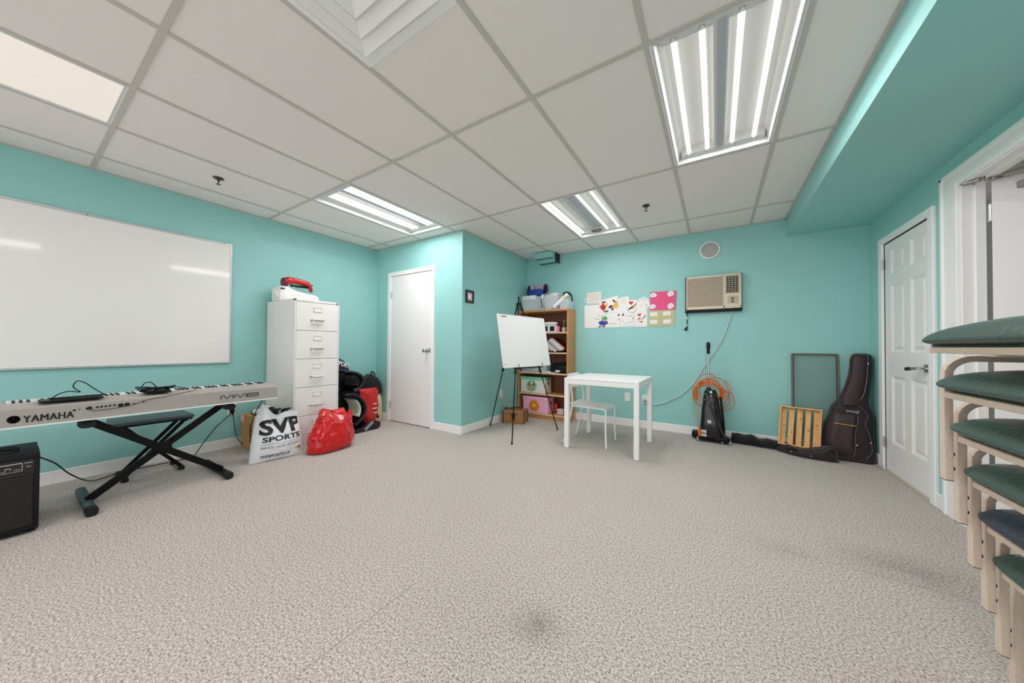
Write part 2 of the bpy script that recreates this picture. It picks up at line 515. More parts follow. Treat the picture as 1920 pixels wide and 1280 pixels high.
# ceiling: tiles lie on the metal grid; the lights and the air diffuser fill their own cells
GX = [-4.272] + [-3.935 + .61 * i for i in range(8)] + [XS]
GY = [YF, -2.075, -.855, .365, 1.585, 2.805, 4.025, YB]
def gx(i): return -3.935 + .61 * i
LIGHTS = {(1, -.855): 'lens', (1, 1.585): 'pair', (4, 2.805): 'broken', (6, 1.585): 'four', (6, -.855): 'four', (3, -2.075): 'four'}
mb = MB()
for i in range(len(GX) - 1):
    for j in range(len(GY) - 1):
        x0, x1, y0, y1 = GX[i], GX[i + 1], GY[j], GY[j + 1]
        if (i - 1, GY[j]) in LIGHTS: continue
        if x0 < XC and y1 > YC:
            if x0 < XC - .35 and y0 >= YC: continue
            if y0 < YC: y1 = YC + .05 if x1 < XC + .3 else y1
        if i == 5 and abs(y0 - .365) < .01: y0 = .98
        mb.box((x0 + .003, y0 + .003, ZC + .006), (x1 - .003, y1 - .003, ZC + .02))
ceil = struct('ceiling', mb, 'tile')
mb = MB()
for x in GX[1:-1]: mb.box((x - .0125, YF, ZC), (x + .0125, YB, ZC + .0058))
for y in GY[1:-1]:
    mb.box((XL, y - .0125, ZC - .0003), (XS, y + .0125, ZC + .0056))
for a, b in (((XL, YF, ZC), (XL + .02, YC, ZC + .005)), ((XS - .022, YF, ZC), (XS, YB, ZC + .005)), ((XL, YC - .018, ZC), (XC, YC, ZC + .005)),
             ((XC, YC - .018, ZC), (XC + .018, YB, ZC + .005)), ((XC, YB - .018, ZC), (XS, YB, ZC + .005))):
    mb.box((a[0], a[1], a[2] - .0006), (b[0], b[1], b[2] - .0006))
mb.build('ceiling_grid', 'grid', ceil, 0)

# baseboards
def base(name, a, b):
    mb = MB(); mb.box(a, b, .004); struct(name, mb, 'white_trim')
BH = .1
base('baseboard_left', (XL, YF, 0), (XL + .013, YC, BH))
base('baseboard_closet', (-3.062, YC - .013, 0), (XC + .013, YC, BH))
base('baseboard_closet_corner', (XL + .013, YC - .013, 0), (-3.998, YC, BH))
base('baseboard_recess', (XC, YC, 0), (XC + .013, YB, BH))
base('baseboard_back', (XC + .013, YB - .013, 0), (XR, YB, BH))
base('baseboard_right', (XR - .013, 3.318, 0), (XR, 3.418, BH))
base('baseboard_right_corner', (XR - .013, 4.32, 0), (XR, YB - .013, BH))

def knob_set(parent, c, d, name='door_knob'):
    mb = MB(); mb.lathe(c, [(.028, 0), (.03, .004), (.026, .01), (.012, .014), (.011, .035), (.02, .042), (.027, .052), (.028, .062), (.022, .07), (.004, .073)], d=d, n=20)
    mb.build(name, 'chrome', parent)
def hinge(parent, c, ax, h=.09):
    mb = MB(); c = Vector(c)
    mb.cyl(c - Vector((0, 0, h / 2)), c + Vector((0, 0, h / 2)), .006, n=10)
    mb.xbox(c + Vector(ax) * .012, ax, (0, 0, 1), Vector(ax).cross(Vector((0, 0, 1))), .013, h / 2, .0015)
    mb.build('hinge', 'alu', parent)

# door 1: flush closet door
mb = MB(); y = YC - .006
mb.box((D1L, y, .012), (D1R, y + .036, D1T - .004), .002)
d1 = struct('door_1', mb, 'white_door')
mb = MB()
for a, b in (((-4.0, YC - .018, 0), (D1L - .002, YC + .03, 2.112)), ((D1R + .002, YC - .018, 0), (-3.064, YC + .03, 2.112)), ((D1L - .002, YC - .018, D1T), (D1R + .002, YC + .03, 2.112))): mb.box(a, b, .003)
mb.build('door_casing', 'white_trim', d1)
knob_set(d1, (-3.19, YC - .006, 1.01), (0, -1, 0))
mb = MB(); mb.box((-3.16, YC - .0125, .985), (-3.128, YC - .005, 1.04), .002); mb.build('latch_plate', 'chrome', d1)
for z in (1.79, .23): hinge(d1, (D1L - .001, YC - .012, z), (1, 0, 0))

# door 2: six-panel door with raised panels
mb = MB(); X = XR + .004
PY = [(3.885, 4.118), (3.560, 3.785)]
PZ = [(.262, .842), (1.045, 1.63), (1.722, 1.935)]
ys = [D2L + .004, PY[1][0], PY[1][1], PY[0][0], PY[0][1], D2R - .004]
zs = [.014, PZ[0][0], PZ[0][1], PZ[1][0], PZ[1][1], PZ[2][0], PZ[2][1], D2T - .008]
def rect(x, y0, y1, z0, z1): return [(x, y0, z0), (x, y1, z0), (x, y1, z1), (x, y0, z1)]
for i in range(5):
    for j in range(7):
        if i in (1, 3) and j in (1, 3, 5):
            r = [(X, 0), (X + .004, .008), (X + .012, .022), (X + .012, .028), (X + .004, .05)]
            vs = []; fs = []
            for x, k in r: vs += rect(x, ys[i] + k, ys[i + 1] - k, zs[j] + k, zs[j + 1] - k)
            for q in range(len(r) - 1):
                for e in range(4): fs.append((q * 4 + e, q * 4 + (e + 1) % 4, q * 4 + 4 + (e + 1) % 4, q * 4 + 4 + e))
            q = (len(r) - 1) * 4; fs.append((q, q + 1, q + 2, q + 3)); mb.add(vs, fs)
        else: mb.add(rect(X, ys[i], ys[i + 1], zs[j], zs[j + 1]), [(0, 1, 2, 3)])
mb.box((X + .014, ys[0], zs[0]), (X + .035, ys[-1], zs[-1]))
for a, b in (((X, ys[0], zs[0]), (X + .02, ys[0] + .001, zs[-1])), ((X, ys[-1] - .001, zs[0]), (X + .02, ys[-1], zs[-1])), ((X, ys[0], zs[-1] - .001), (X + .02, ys[-1], zs[-1])), ((X, ys[0], zs[0]), (X + .02, ys[-1], zs[0] + .001))): mb.box(a, b)
d2 = mb.build('door_2', 'white_door', None, 0, recalc=True); d2['kind'] = 'structure'
mb = MB(); x = XR - .017
for a, b in (((x, 3.42, 0), (XR + .05, D2L, 2.068)), ((x, D2R, 0), (XR + .05, 4.305, 2.068)), ((x, D2L, D2T), (XR + .05, D2R, 2.068))): mb.box(a, b, .004)
mb.box((x + .004, 3.415, 0), (XR - .001, 3.42, 2.06))
mb.build('door_casing', 'white_trim', d2)
mb = MB(); mb.box((XR - .006, 3.515, .905), (X, 3.575, .965), .002); mb.cyl((X, 3.545, .935), (X - .06, 3.545, .935), .011, n=12)
mb.build('handle_plate', 'chrome', d2)
mb = MB(); mb.bar((X - .052, 3.545, .935), (X - .056, 3.66, .926), .016, .02, bev=.003); h = mb.build('door_lever', 'chrome', d2)
mb = MB(); mb.bar((X - .056, 3.625, .929), (X - .058, 3.69, .922), .02, .024, bev=.004); mb.build('lever_cover', 'black', h)
for z in (1.83, .25): hinge(d2, (XR - .012, D2R - .002, z), (0, -1, 0))
mb = MB(); mb.tube([(XR - .02, 4.225, .03), (XR - .05, 4.222, .03), (XR - .075, 4.22, .028)], .006, 10); mb.build('door_stop', 'chrome', d2)
mb = MB(); mb.box((XR + .002, D2L, 0), (XR + WT, D2R, .012), .002); struct('trim_1', mb, 'beige_cloth')

# door 3: wide doorway, the slab swung outwards into the corridor
hp = Vector((1.362, 3.078, 0)); hd = Vector((.882, -.471, 0)); hn = Vector((.471, .882, 0))
mb = MB(); mb.xbox(hp + hd * .45 + hn * .0225 + Vector((0, 0, 1.035)), hd, hn, (0, 0, 1), .45, .0225, 1.025, .002)
d3 = struct('door_3', mb, 'white_door')
mb = MB()
mb.box((XR - .018, D3F, 0), (XR, 3.312, 2.192), .004); mb.box((XR - .018, D3N - .17, 0), (XR, D3N, 2.192), .004); mb.box((XR - .018, D3N, D3T), (XR, D3F, 2.192), .004)
mb.box((XR - .026, 3.285, 0), (XR - .01, 3.317, 2.197), .006); mb.box((XR - .024, D3F + .002, 0), (XR - .01, D3F + .02, 2.11), .004)
mb.box((XR - .026, D3N - .175, 2.17), (XR - .01, 3.317, 2.2), .006)
mb.box((XR - .005, D3F - .008, 0), (XR + WT, D3F + .004, D3T)); mb.box((XR - .005, D3N - .004, 0), (XR + WT, D3N + .008, D3T)); mb.box((XR - .005, D3N, D3T - .008), (XR + WT, D3F, D3T + .004))
mb.box((XR + .042, D3F - .022, 0), (XR + WT, D3F - .006, D3T), .002); mb.box((XR + .042, D3N, D3T - .022), (XR + WT, D3F - .006, D3T - .006), .002)
mb.build('door_casing', 'white_trim', d3)
for z in (1.88, 1.06, .25):
    mb = MB(); mb.cyl((1.366, 3.098, z - .05), (1.366, 3.098, z + .05), .0075, n=10)
    for k in range(-2, 3): mb.cyl((1.366, 3.098, z + k * .02 - .001), (1.366, 3.098, z + k * .02 + .001), .009, n=10)
    mb.xbox((1.366, 3.112, z), (0, 1, 0), (0, 0, 1), (1, 0, 0), .013, .05, .0015)
    mb.build('hinge', 'alu', d3)
mb = MB()
a0 = Vector((1.262, 3.10, 2.072)); a1 = Vector((1.425, 2.945, 2.066))
mb.bar(a0, a0.lerp(a1, .32), .026, .016, bev=.004); mb.bar(a0.lerp(a1, .25), a1 + (a1 - a0) * .9, .014, .008, bev=.002)
mb.cyl(a0.lerp(a1, .42) - Vector((0, 0, .012)), a0.lerp(a1, .42) + Vector((0, 0, .014)), .013, n=14)
mb.bar(a0.lerp(a1, .42) + Vector((.0, .01, .006)), Vector((1.40, 3.075, 2.075)), .016, .006, bev=.002)
mb.build('closer_arm', 'steel', d3)
mb = MB(); q = hp + hd * .115 + Vector((0, 0, 2.0))
mb.xbox(q - hn * .012, hd, hn, (0, 0, 1), .035, .012, .018, .003); mb.xbox(q - hn * .03 + Vector((0, 0, .01)), hd, hn, (0, 0, 1), .012, .02, .006, .002)
mb.cyl(q - hn * .026 - hd * .02, q - hn * .02 - hd * .02, .008, n=12)
mb.build('closer_bracket', 'steel', d3)
# corridor beyond the doorway
mb = MB(); mb.box((XR + WT, .4, -.06), (3.2, 5.0, 0)); struct('floor_corridor', mb, 'carpet')
mb = MB(); mb.box((3.2, .4, -.06), (3.3, 5.0, 2.6)); mb.box((XR + WT, 5.0, -.06), (3.3, 5.1, 2.6)); mb.box((XR + WT, .3, -.06), (3.3, .4, 2.6)); struct('wall_corridor', mb, 'white_door')
mb = MB(); mb.box((XR + WT, .4, 2.5), (3.2, 5.0, 2.56)); struct('ceiling_corridor', mb, 'tile')
cl = thing('ceiling_light', 'added flat ceiling light in the unseen corridor, brightening the open door', 'light', (2.4, 1.5, 2.46))  # lamp added out of view so the swung-out door slab is bright
mb = MB(); mb.box((-.3, -.6, 0), (.3, .6, .04), .004); mb.build('light_housing', 'fixture', cl)
mb = MB(); mb.box((-.28, -.58, -.006), (.28, .58, .001)); mb.build('diffuser', mat('corridor_fill_glow', (255, 246, 236), .4, emit=2.0), cl)

# ---------------------------------------------------------------- ceiling lights
def strip_lamp(t, loc, w, l, power, col=(1, .955, .972)):
    ld = bpy.data.lights.new('tube_light', 'AREA'); ld.shape = 'RECTANGLE'; ld.size = w; ld.size_y = l
    ld.energy = power; ld.color = col
    o = bpy.data.objects.new('tube_light', ld); COL.objects.link(o); o.parent = t; o.location = loc
def light(i, y0, kind, label):
    x0 = gx(i) + .014; x1 = gx(i + 1) - .014; y0 = y0 + .014; y1 = y0 + 1.192
    t = thing('ceiling_light', label, 'light', ((x0 + x1) / 2, (y0 + y1) / 2, ZC + .001), 0, 'fluorescent ceiling lights')
    w, l, D = (x1 - x0) / 2, (y1 - y0) / 2, .085
    mb = MB(); ring = lambda a, b, z: [(-a, -b, z), (a, -b, z), (a, b, z), (-a, b, z)]
    R = [ring(w, l, 0), ring(w - .014, l - .014, 0), ring(w - .018, l - .018, .012), ring(w - .05, l - .03, D), ]
    vs = [p for r in R for p in r]; fs = [(q * 4 + e, q * 4 + (e + 1) % 4, q * 4 + 4 + (e + 1) % 4, q * 4 + 4 + e) for q in range(3) for e in range(4)]
    q = 12; fs.append((q, q + 1, q + 2, q + 3)); mb.add(vs, fs); mb.box((-w, -l, D + .001), (w, l, D + .012))
    if kind != 'lens':
        for s in (-1, 1): mb.box((-w + .04, s * (l - .075), .03), (w - .04, s * (l - .02), D))
    if kind == 'four': mb.use  # housing only
    mb.build('light_housing', 'fixture', t, 0, recalc=False)
    if kind == 'lens':
        mb = MB(); mb.box((-w + .012, -l + .012, .006), (w - .012, l - .012, .010)); mb.build('lens_panel', 'lens', t); strip_lamp(t, (0, 0, .0045), w * 2 - .03, l * 2 - .03, LENS_WATT); return t
    if kind == 'four': xs = [(-.198, 1), (-.082, 1), (.066, 1), (.19, 1)]
    elif kind == 'pair': xs = [(-.16, 1), (-.09, 1), (.10, 1), (.165, 1)]
    else: xs = [(-.24, 1), (-.1, 0), (.065, 1), (.2, 1)]
    for x, on_ in xs:
        mb = MB(); mb.cyl((x, -l + .07, .042), (x, l - .07, .042), .0135, n=12)
        tb = mb.build('fluorescent_tube', 'tube' if on_ else 'tube_off', t)
        if on_: strip_lamp(t, (x, 0, .0275), .024, 2 * (l - .07), STRIP_POWER)
        for s in (-1, 1):
            mb = MB(); mb.cyl((x, s * (l - .072), .042), (x, s * (l - .05), .042), .0142, n=12); mb.box((x - .012, s * (l - .06), .03), (x + .012, s * (l - .044), .07), .002)
            mb.build('lamp_holder', 'white_plastic', tb)
    if kind == 'four':
        mb = MB(); mb.prism([(-.045, D), (-.03, .028), (.028, .028), (.043, D)], (0, 2 * l - .1, 0), (-.008, -l + .05, 0), (1, 0, 0), (0, 0, 1)); bc = mb.build('ballast_cover', 'fixture', t)
        mb = MB(); mb.box((-.024, -l + .052, .025), (.012, l - .052, .0285)); mb.build('cover_plate', 'mirror', bc)
    if kind == 'pair':
        mb = MB(); mb.prism([(-.04, D), (-.03, .05), (.03, .05), (.04, D)], (0, 2 * l - .1, 0), (.035, -l + .05, 0), (1, 0, 0), (0, 0, 1)); bc = mb.build('ballast_cover', 'mirror', t)
    if kind == 'broken':
        mb = MB(); mb.prism([(-.05, D), (-.04, .06), (.04, .06), (.05, D)], (0, 2 * l - .2, 0), (-.02, -l + .06, 0), (1, 0, 0), (0, 0, 1)); bc = mb.build('ballast_cover', 'mirror', t)
        mb = MB(); mb.tube(spline([(-.12, l - .1, .05), (-.1, l - .14, .02), (-.03, l - .13, .025), (.0, l - .09, .03), (-.05, l - .075, .02), (-.12, l - .08, .03)], 6), .005, 6); mb.build('loose_wiring', 'dark_metal', t)
    return t
light(1, -.855, 'lens', 'lit ceiling light with a flat frosted lens at the left edge above the long whiteboard')
light(1, 1.585, 'pair', 'lit ceiling light with open tubes nearest the filing cabinet and closet door')
light(4, 2.805, 'broken', 'small-looking far ceiling light with one slot of its tubes unlit, above the table')
light(6, 1.585, 'four', 'large open ceiling light with four bright tubes beside the green soffit')
light(6, -.855, 'four', 'open ceiling light behind the viewer, mirrored in the whiteboard')
light(3, -2.075, 'four', 'added open ceiling light far behind the viewer, out of view')  # added fixture, never in view, to light the near floor

# air diffuser
v = thing('ceiling_air_diffuser', 'square white ceiling air vent with nested stepped louvres', 'vent', (-1.19, .675, ZC))
mb = MB()
def frame(mb, h0, z0, h1, z1, th=.003):
    vs = []
    for h, z in ((h0, z0), (h1, z1), (h1, z1 + th), (h0, z0 + th)): vs += [(-h, -h, z), (h, -h, z), (h, h, z), (-h, h, z)]
    mb.add(vs, [(q * 4 + e, q * 4 + (e + 1) % 4, ((q + 1) % 4) * 4 + (e + 1) % 4, ((q + 1) % 4) * 4 + e) for q in range(4) for e in range(4)])
frame(mb, .304, .001, .262, -.002)
frame(mb, .262, -.002, .255, .03); mb.box((-.29, -.29, .045), (.29, .29, .05))
mb.build('vent_frame', 'white_trim', v, 0)
for h in (.245, .178, .112):
    mb = MB(); frame(mb, h, -.014, h - .044, .004); mb.build('louvre', 'white_trim', v, 0)
mb = MB(); mb.box((-.045, -.045, -.01), (.045, .045, -.004), .002); mb.build('vent_centre', 'white_trim', v, 0)

def sprinkler(x, y, label):
    t = thing('fire_sprinkler', label, 'sprinkler', (x, y, ZC), 0, 'ceiling sprinklers')
    mb = MB(); mb.lathe((0, 0, .004), [(.012, 0), (.036, -.003), (.034, -.006), (.014, -.012), (.012, -.016)], n=24); mb.build('escutcheon', 'dark_metal', t)
    mb = MB(); mb.lathe((0, 0, -.01), [(.009, 0), (.009, -.014), (.006, -.016)], n=12)
    for s in (-1, 1): mb.tube([(s * .008, 0, -.022), (s * .014, 0, -.034), (s * .004, 0, -.048)], .0022, 6)
    mb.lathe((0, 0, -.048), [(.004, .004), (.016, 0), (.016, -.0015), (.003, -.002)], n=16); mb.build('sprinkler_head', 'dark_metal', t)
sprinkler(-3.58, .965, 'small metal sprinkler on the ceiling above the long whiteboard')
sprinkler(-.59, 3.42, 'small metal sprinkler on the ceiling between the far light and the air conditioner')

# ---------------------------------------------------------------- left wall: whiteboard, outlets
t = thing('wall_whiteboard', 'very long whiteboard with a thin aluminium frame on the left wall', 'whiteboard', (XL, .05, .882))
mb = MB(); mb.box((.004, -1.205, .008), (.016, 1.205, 1.215)); mb.build('writing_surface', 'board', t, 0)
for a, b in (((0, -1.22, -.004), (.026, 1.22, .012)), ((0, -1.22, 1.212), (.022, 1.22, 1.228)), ((0, 1.203, 0), (.022, 1.219, 1.222)), ((0, -1.219, 0), (.022, -1.203, 1.222))):
    mb = MB(); mb.box(a, b, .003); mb.build('frame_rail', 'alu', t)
for y, z in ((1.15, .006), (1.15, 1.22), (.3, .006), (.3, 1.22)):
    mb = MB(); mb.lathe((.0215, y, z), [(.004, 0), (.003, .003)], axis='X', n=8); mb.build('screw', 'dark_metal', t)

def outlet(c, d, up, label, kind='duplex', plug=False, name='wall_outlet', group='wall outlets'):
    """c on the wall, d the wall's outward direction"""
    c, d, up = Vector(c), Vector(d), Vector(up); s = up.cross(d)
    t = thing(name, label, 'outlet', c, 0, group)
    mb = MB(); mb.xbox(d * .003, s, up, d, .036, .058, .003, .002); mb.build('cover_plate', 'white_plastic', t)
    if kind == 'duplex':
        for k in (-1, 1):
            mb = MB(); mb.xbox(d * .0065 + up * .02 * k, s, up, d, .016, .014, .002, .003); r = mb.build('socket', 'white_plastic', t)
            mb = MB()
            for q in (-.006, .006): mb.xbox(d * .0088 + up * (.02 * k + .002) + s * q, s, up, d, .001, .0045, .0006)
            mb.build('slots', 'ink', r)
    elif kind == 'rocker':
        mb = MB(); mb.xbox(d * .007, s, up, d, .016, .033, .0025, .002); mb.build('rocker', 'white_plastic', t)
    mb = MB(); mb.lathe(d * .006 + (up * .047 if kind != 'duplex' else Vector()), [(.003, 0), (.002, .0015)], d=d, n=8); mb.build('screw', 'alu', t)
    return t
outlet((XL, 1.292, .395), (1, 0, 0), (0, 0, 1), 'wall outlet below the right end of the silver keyboard, plug in it')
outlet((XC, 3.835, .388), (1, 0, 0), (0, 0, 1), 'white outlet on the recess wall behind the easel', 'rocker')
outlet((-1.02, YB, .394), (0, -1, 0), (0, 0, 1), 'blank white plate on the back wall seen through the table legs', 'blank', group='wall plates')
outlet((-.795, YB, .382), (0, -1, 0), (0, 0, 1), 'white outlet on the back wall right of the table leg, pale cord in it')
# power plugs and their cords
t = thing('power_cord', 'black plug and thin cord hanging from the outlet beside the cardboard box', 'cord', (XL, 1.29, .39))
mb = MB(); mb.box((.008, -.018, -.03), (.034, .018, .024), .005); mb.box((.03, -.01, -.045), (.044, .01, -.02), .004); mb.build('plug', 'black', t)
mb = MB(); mb.tube(spline([(-4.235, 1.292, .35), (-4.235, 1.31, .2), (-4.22, 1.33, .09), (-4.10, 1.36, .02), (-3.98, 1.36, .006), (-3.90, 1.35, .012), (-3.81, 1.31, .10), (-3.72, 1.265, .26), (-3.64, 1.27, .42), (-3.53, 1.29, .56)], 8), .0032, 6); mb.build('cord_run', 'black', t, world=True)
t = thing('amplifier_power_cord', 'long black cord from the amplifier along the baseboard up to the outlet', 'cord', (-4.1, .5, 0))
mb = MB(); mb.tube(spline([(-3.655, .134, .35), (-3.70, .20, .28), (-3.76, .26, .18), (-3.86, .33, .09), (-4.04, .40, .02), (-4.17, .53, .006), (-4.18, .70, .006), (-4.17, .88, .006), (-4.16, .98, .02), (-4.20, 1.06, .12), (-4.235, 1.16, .24), (-4.24, 1.25, .33), (-4.242, 1.285, .365)], 8), .004, 6); mb.build('cord_run', 'black', t, world=True)

# ---------------------------------------------------------------- keyboard, its stand and stool
KX = -3.315   # rear panel of the keyboard, turned to the room
t = thing('digital_piano', 'long silver digital keyboard on the X stand, back panel facing the room', 'keyboard', (KX - .17, .64, .595))
k0, k1 = -.045, 1.322
mb = MB()
prof = [(0, .002), (0, .100), (-.014, .109), (-.17, .121), (-.175, .112), (-.345, .108), (-.352, .10), (-.352, .0), (-.02, -.004)]
mb.prism(prof, (0, k1 - k0, 0), (KX, k0, .598), (1, 0, 0), (0, 0, 1)); mb.build('body', 'silver', t, world=True)
mb = MB(); mb.box((KX - .004, k0 - .002, .594), (KX + .003, k1 + .002, .602), .001); mb.box((KX - .35, k0 - .002, .592), (KX - .02, k1 + .002, .598), .001); mb.build('bottom_edge', 'white_plastic', t, world=True)
for a, b in ((k1 - .018, k1 + .001), (k0 - .001, k0 + .06)):
    mb = MB(); mb.box((KX - .352, a, .6), (KX - .165, b, .716), .004); mb.build('end_cheek', 'silver', t, world=True)
n = 52; kw = (k1 - .02 - (k0 + .062)) / n
mb = MB()
for i in range(n): y = k0 + .062 + i * kw; mb.box((KX - .350, y + .0008, .700), (KX - .178, y + kw - .0008, .7185), .001)
mb.build('white_keys', 'white_plastic', t, world=True)
mb = MB()
pat = {0: 1, 1: 0, 2: 1, 3: 1, 4: 0, 5: 1, 6: 1}
for i in range(n - 1):
    if pat[(i + 5) % 7]: y = k0 + .062 + (i + 1) * kw; mb.box((KX - .275, y - .006, .718), (KX - .178, y + .006, .7265), .002)
mb.build('black_keys', 'ink', t, world=True)
mb = MB()
for o_ in (0, .0011, .0022): mb.text('YAMAHA', .0555, (KX + .001, .070 + o_, .6225), (0, 1, 0), (0, 0, 1), wx=.72, bold=0, space=1.06, ext=.0010 + o_ * .1)
mb.build('brand_lettering', 'ink', t, world=True)
mb = MB(); c = Vector((KX + .0005, .0415, .6455))
mb.lathe(c, [(.0215, 0), (.0215, .0014), (.018, .0014), (.018, 0)], axis='X', n=32)
for k in range(3):
    a = PI / 2 + k * 2 * PI / 3; d = Vector((0, math.cos(a), math.sin(a))); mb.xbox(c + d * .008, (1, 0, 0), d, d.cross(Vector((1, 0, 0))), .0013, .0095, .0014)
    mb.lathe(c + d * .0165 + Vector((.0, 0, 0)), [(.0026, 0), (.0026, .0014)], axis='X', n=8)
mb.build('brand_emblem', 'ink', t, world=True)
# model mark: thin rounded line letters
mb = MB(); r = .0027; x = KX + .001
def lineletters(pts): mb.tube([(x, .935 + a * .25, .6365 + b * .0275) for a, b in pts], r, 6)
def mm(o): lineletters(spline([(o, 0, 0), (o, .9, 0), (o + .04, 1, 0), (o + .085, .85, 0), (o + .13, .15, 0), (o + .165, .15, 0), (o + .215, .85, 0), (o + .26, 1, 0), (o + .295, .9, 0), (o + .30, 0, 0)], 5) and [(o, 0), (o, .85), (o + .015, 1), (o + .07, 1), (o + .14, .05), (o + .16, .05), (o + .23, 1), (o + .285, 1), (o + .3, .85), (o + .3, 0)])
mm(0.0); mm(.345)
lineletters([(.70, 1), (.96, 1), (.985, .85), (.985, .15), (.96, 0), (.70, 0), (.68, .15), (.68, .85), (.70, 1)]); lineletters([(.68, .52), (.985, .52)])
mb.build('model_lettering', 'ink', t, world=True)
for y, rr, zz in ((.243, .0045, .665), (.262, .0025, .667), (.292, .0055, .668), (.3, .008, .669), (.33, .0045, .67), (.346, .0045, .671), (.363, .0045, .671), (.38, .0045, .672), (.398, .0045, .672), (.425, .0095, .668), (.452, .0095, .669)):
    mb = MB(); mb.lathe((KX, y, zz), [(rr * 1.35, 0), (rr * 1.35, .0016), (rr * .8, .002), (.0008, .0014)], axis='X', n=12); mb.build('jack', 'ink', t, world=True)
mb = MB(); mb.box((KX, .478, .668), (KX + .001, .494, .673)); mb.build('port', 'ink', t, world=True)
mb = MB(); mb.box((KX, .52, .672), (KX + .001, .528, .680)); mb.build('switch', 'ink', t, world=True)
mb = MB(); mb.tube(spline([(KX + .012, .30, .662), (KX + .014, .32, .652), (KX + .014, .40, .655), (KX + .012, .47, .664), (KX + .008, .55, .690), (KX + .004, .64, .703), (KX - .02, .74, .716), (KX - .05, .80, .725)], 6), .0022, 6); mb.cyl((KX, .3, .669), (KX + .016, .3, .663), .005, n=8); mb.build('plugged_cable', 'dark_metal', t, world=True)

def cross_stand(t, m_, y0, y1, xa, xb, ztop, w, fx, tfoot):
    pass
t = thing('keyboard_stand', 'black metal X stand holding the silver keyboard, round end feet', 'stand', (-3.55, .64, 0))
yL, yR = .315, .985; XF, XBK = -3.27, -3.82
for (ya, yb, xo, nm) in ((yL, 1.0, -3.49, 'arm'), (yR, .30, -3.45, 'arm')):
    mb = MB(); mb.bar((xo, ya, .045), (xo, yb, .575), .022, .045, up=(0, 0, 1), bev=.004); mb.build('cross_arm', 'black_metal', t, world=True)
mb = MB(); mb.lathe((-3.43, .648, .308), [(.016, 0), (.045, -.004), (.045, -.02), (.014, -.022), (.014, -.09)], axis='X', n=20)
for k in range(7): a = k * PI / 3.5; mb.lathe((-3.428, .648 + .032 * math.cos(a), .308 + .032 * math.sin(a)), [(.005, 0), (.005, .001)], axis='X', n=8)
mb.build('locking_disc', 'black_metal', t, world=True)
for y, m_, dz in ((yL, 'teal_foot', 0), (yR, 'black', 0)):
    mb = MB(); mb.loft([sring((x, y, .026), (0, 1, 0), (0, 0, 1), .024, .024, 3, 20) for x in (XBK, XBK + .01, XF - .06)]); f = mb.build('foot_tube', m_, t, world=True)
    mb = MB(); mb.loft([sring((x, y, .0275), (0, 1, 0), (0, 0, 1), a, a * .97, 3, 20) for x, a in ((XF - .065, .027), (XF - .006, .027), (XF, .024))]); mb.build('end_cap', 'rubber', f, world=True)
for y, z in ((.295, .568), (1.0, .568)):
    mb = MB(); mb.box((-3.68, y - .018, .572), (-3.33, y + .018, .591), .004); s = mb.build('top_support', 'black_metal', t, world=True)
    mb = MB(); mb.loft([sring((x, y, .566), (0, 1, 0), (0, 0, 1), .036, .024, 2.5, 18) for x in (-3.40, -3.345, -3.335)]); mb.build('end_cap', 'rubber', s, world=True)

t = thing('piano_bench', 'padded black folding bench with crossed legs standing behind the keyboard stand', 'bench', (-3.99, .68, 0))
mb = MB(); mb.box((-4.13, .455, .437), (-3.83, .905, .47), .012, 3); mb.build('seat', mat('bench_vinyl', (70, 84, 86), .4, bump=.1), t, world=True)
mb = MB(); mb.box((-4.12, .465, .425), (-3.84, .895, .438), .003); mb.build('seat_board', 'black', t, world=True)
for x, a, b in ((-3.89, .52, .84), (-3.915, .86, .53), (-4.08, .52, .84), (-4.055, .86, .53)):
    mb = MB(); mb.bar((x, a, .415), (x, b, .028), .014, .026, bev=.003); mb.build('leg', 'black_metal', t, world=True)
for ys_ in (.525, .838):
    mb = MB(); mb.cyl((-4.10, ys_, .022), (-3.88, ys_, .022), .011, n=12); f = mb.build('foot_bar', 'black_metal', t, world=True)
    for x in (-4.10, -3.875):
        mb = MB(); mb.lathe((x, ys_, .0), [(.02, 0), (.022, .006), (.02, .03), (.008, .036)], n=14); mb.build('rubber_foot', 'rubber', f, world=True)
mb = MB(); mb.cyl((-4.10, .685, .222), (-3.87, .685, .222), .010, n=12); mb.build('pivot_bar', 'black_metal', t, world=True)
for ys_ in (.52, .86):
    mb = MB(); mb.box((-4.11, ys_ - .012, .41), (-3.86, ys_ + .012, .426), .003); mb.build('seat_bracket', 'black', t, world=True)

# things lying on the keyboard
t = thing('music_rest', 'flat black music rest lying on the keyboard with a cable looped over it', 'music rest', (KX - .09, .24, .722))
mb = MB(); mb.box((KX - .165, .12, .7225), (KX - .03, .36, .731), .002); mb.bar((KX - .10, .16, .737), (KX - .06, .37, .741), .03, .008, bev=.002); mb.build('rest_panel', 'black', t, world=True)
mb = MB(); mb.tube(spline([(KX - .05, .16, .738), (KX - .06, .19, .765), (KX - .09, .23, .775), (KX - .1, .27, .765), (KX - .11, .245, .80), (KX - .11, .26, .835), (KX - .1, .29, .82), (KX - .08, .33, .775), (KX - .07, .36, .745)], 7), .003, 6); mb.build('cable_loop', 'black', t, world=True)
t = thing('cable_bundle', 'coiled black cable and adapter lying on the middle of the keyboard', 'cable', (KX - .12, .59, .722))
mb = MB()
for k in range(5):
    mb.tube(spline([(KX - .12 + .035 * math.cos(a + k) + .004 * k, .60 + (.07 + .006 * k) * math.sin(a), .742 + .004 * k + .01 * math.sin(2 * a + k)) for a in [i * PI / 5 for i in range(10)]], 4, True), .0032, 6, closed=True)
mb.tube(spline([(KX - .1, .53, .75), (KX - .1, .54, .79), (KX - .09, .57, .80), (KX - .09, .6, .765)], 6), .003, 6)
mb.build('coiled_cable', 'black', t, world=True)
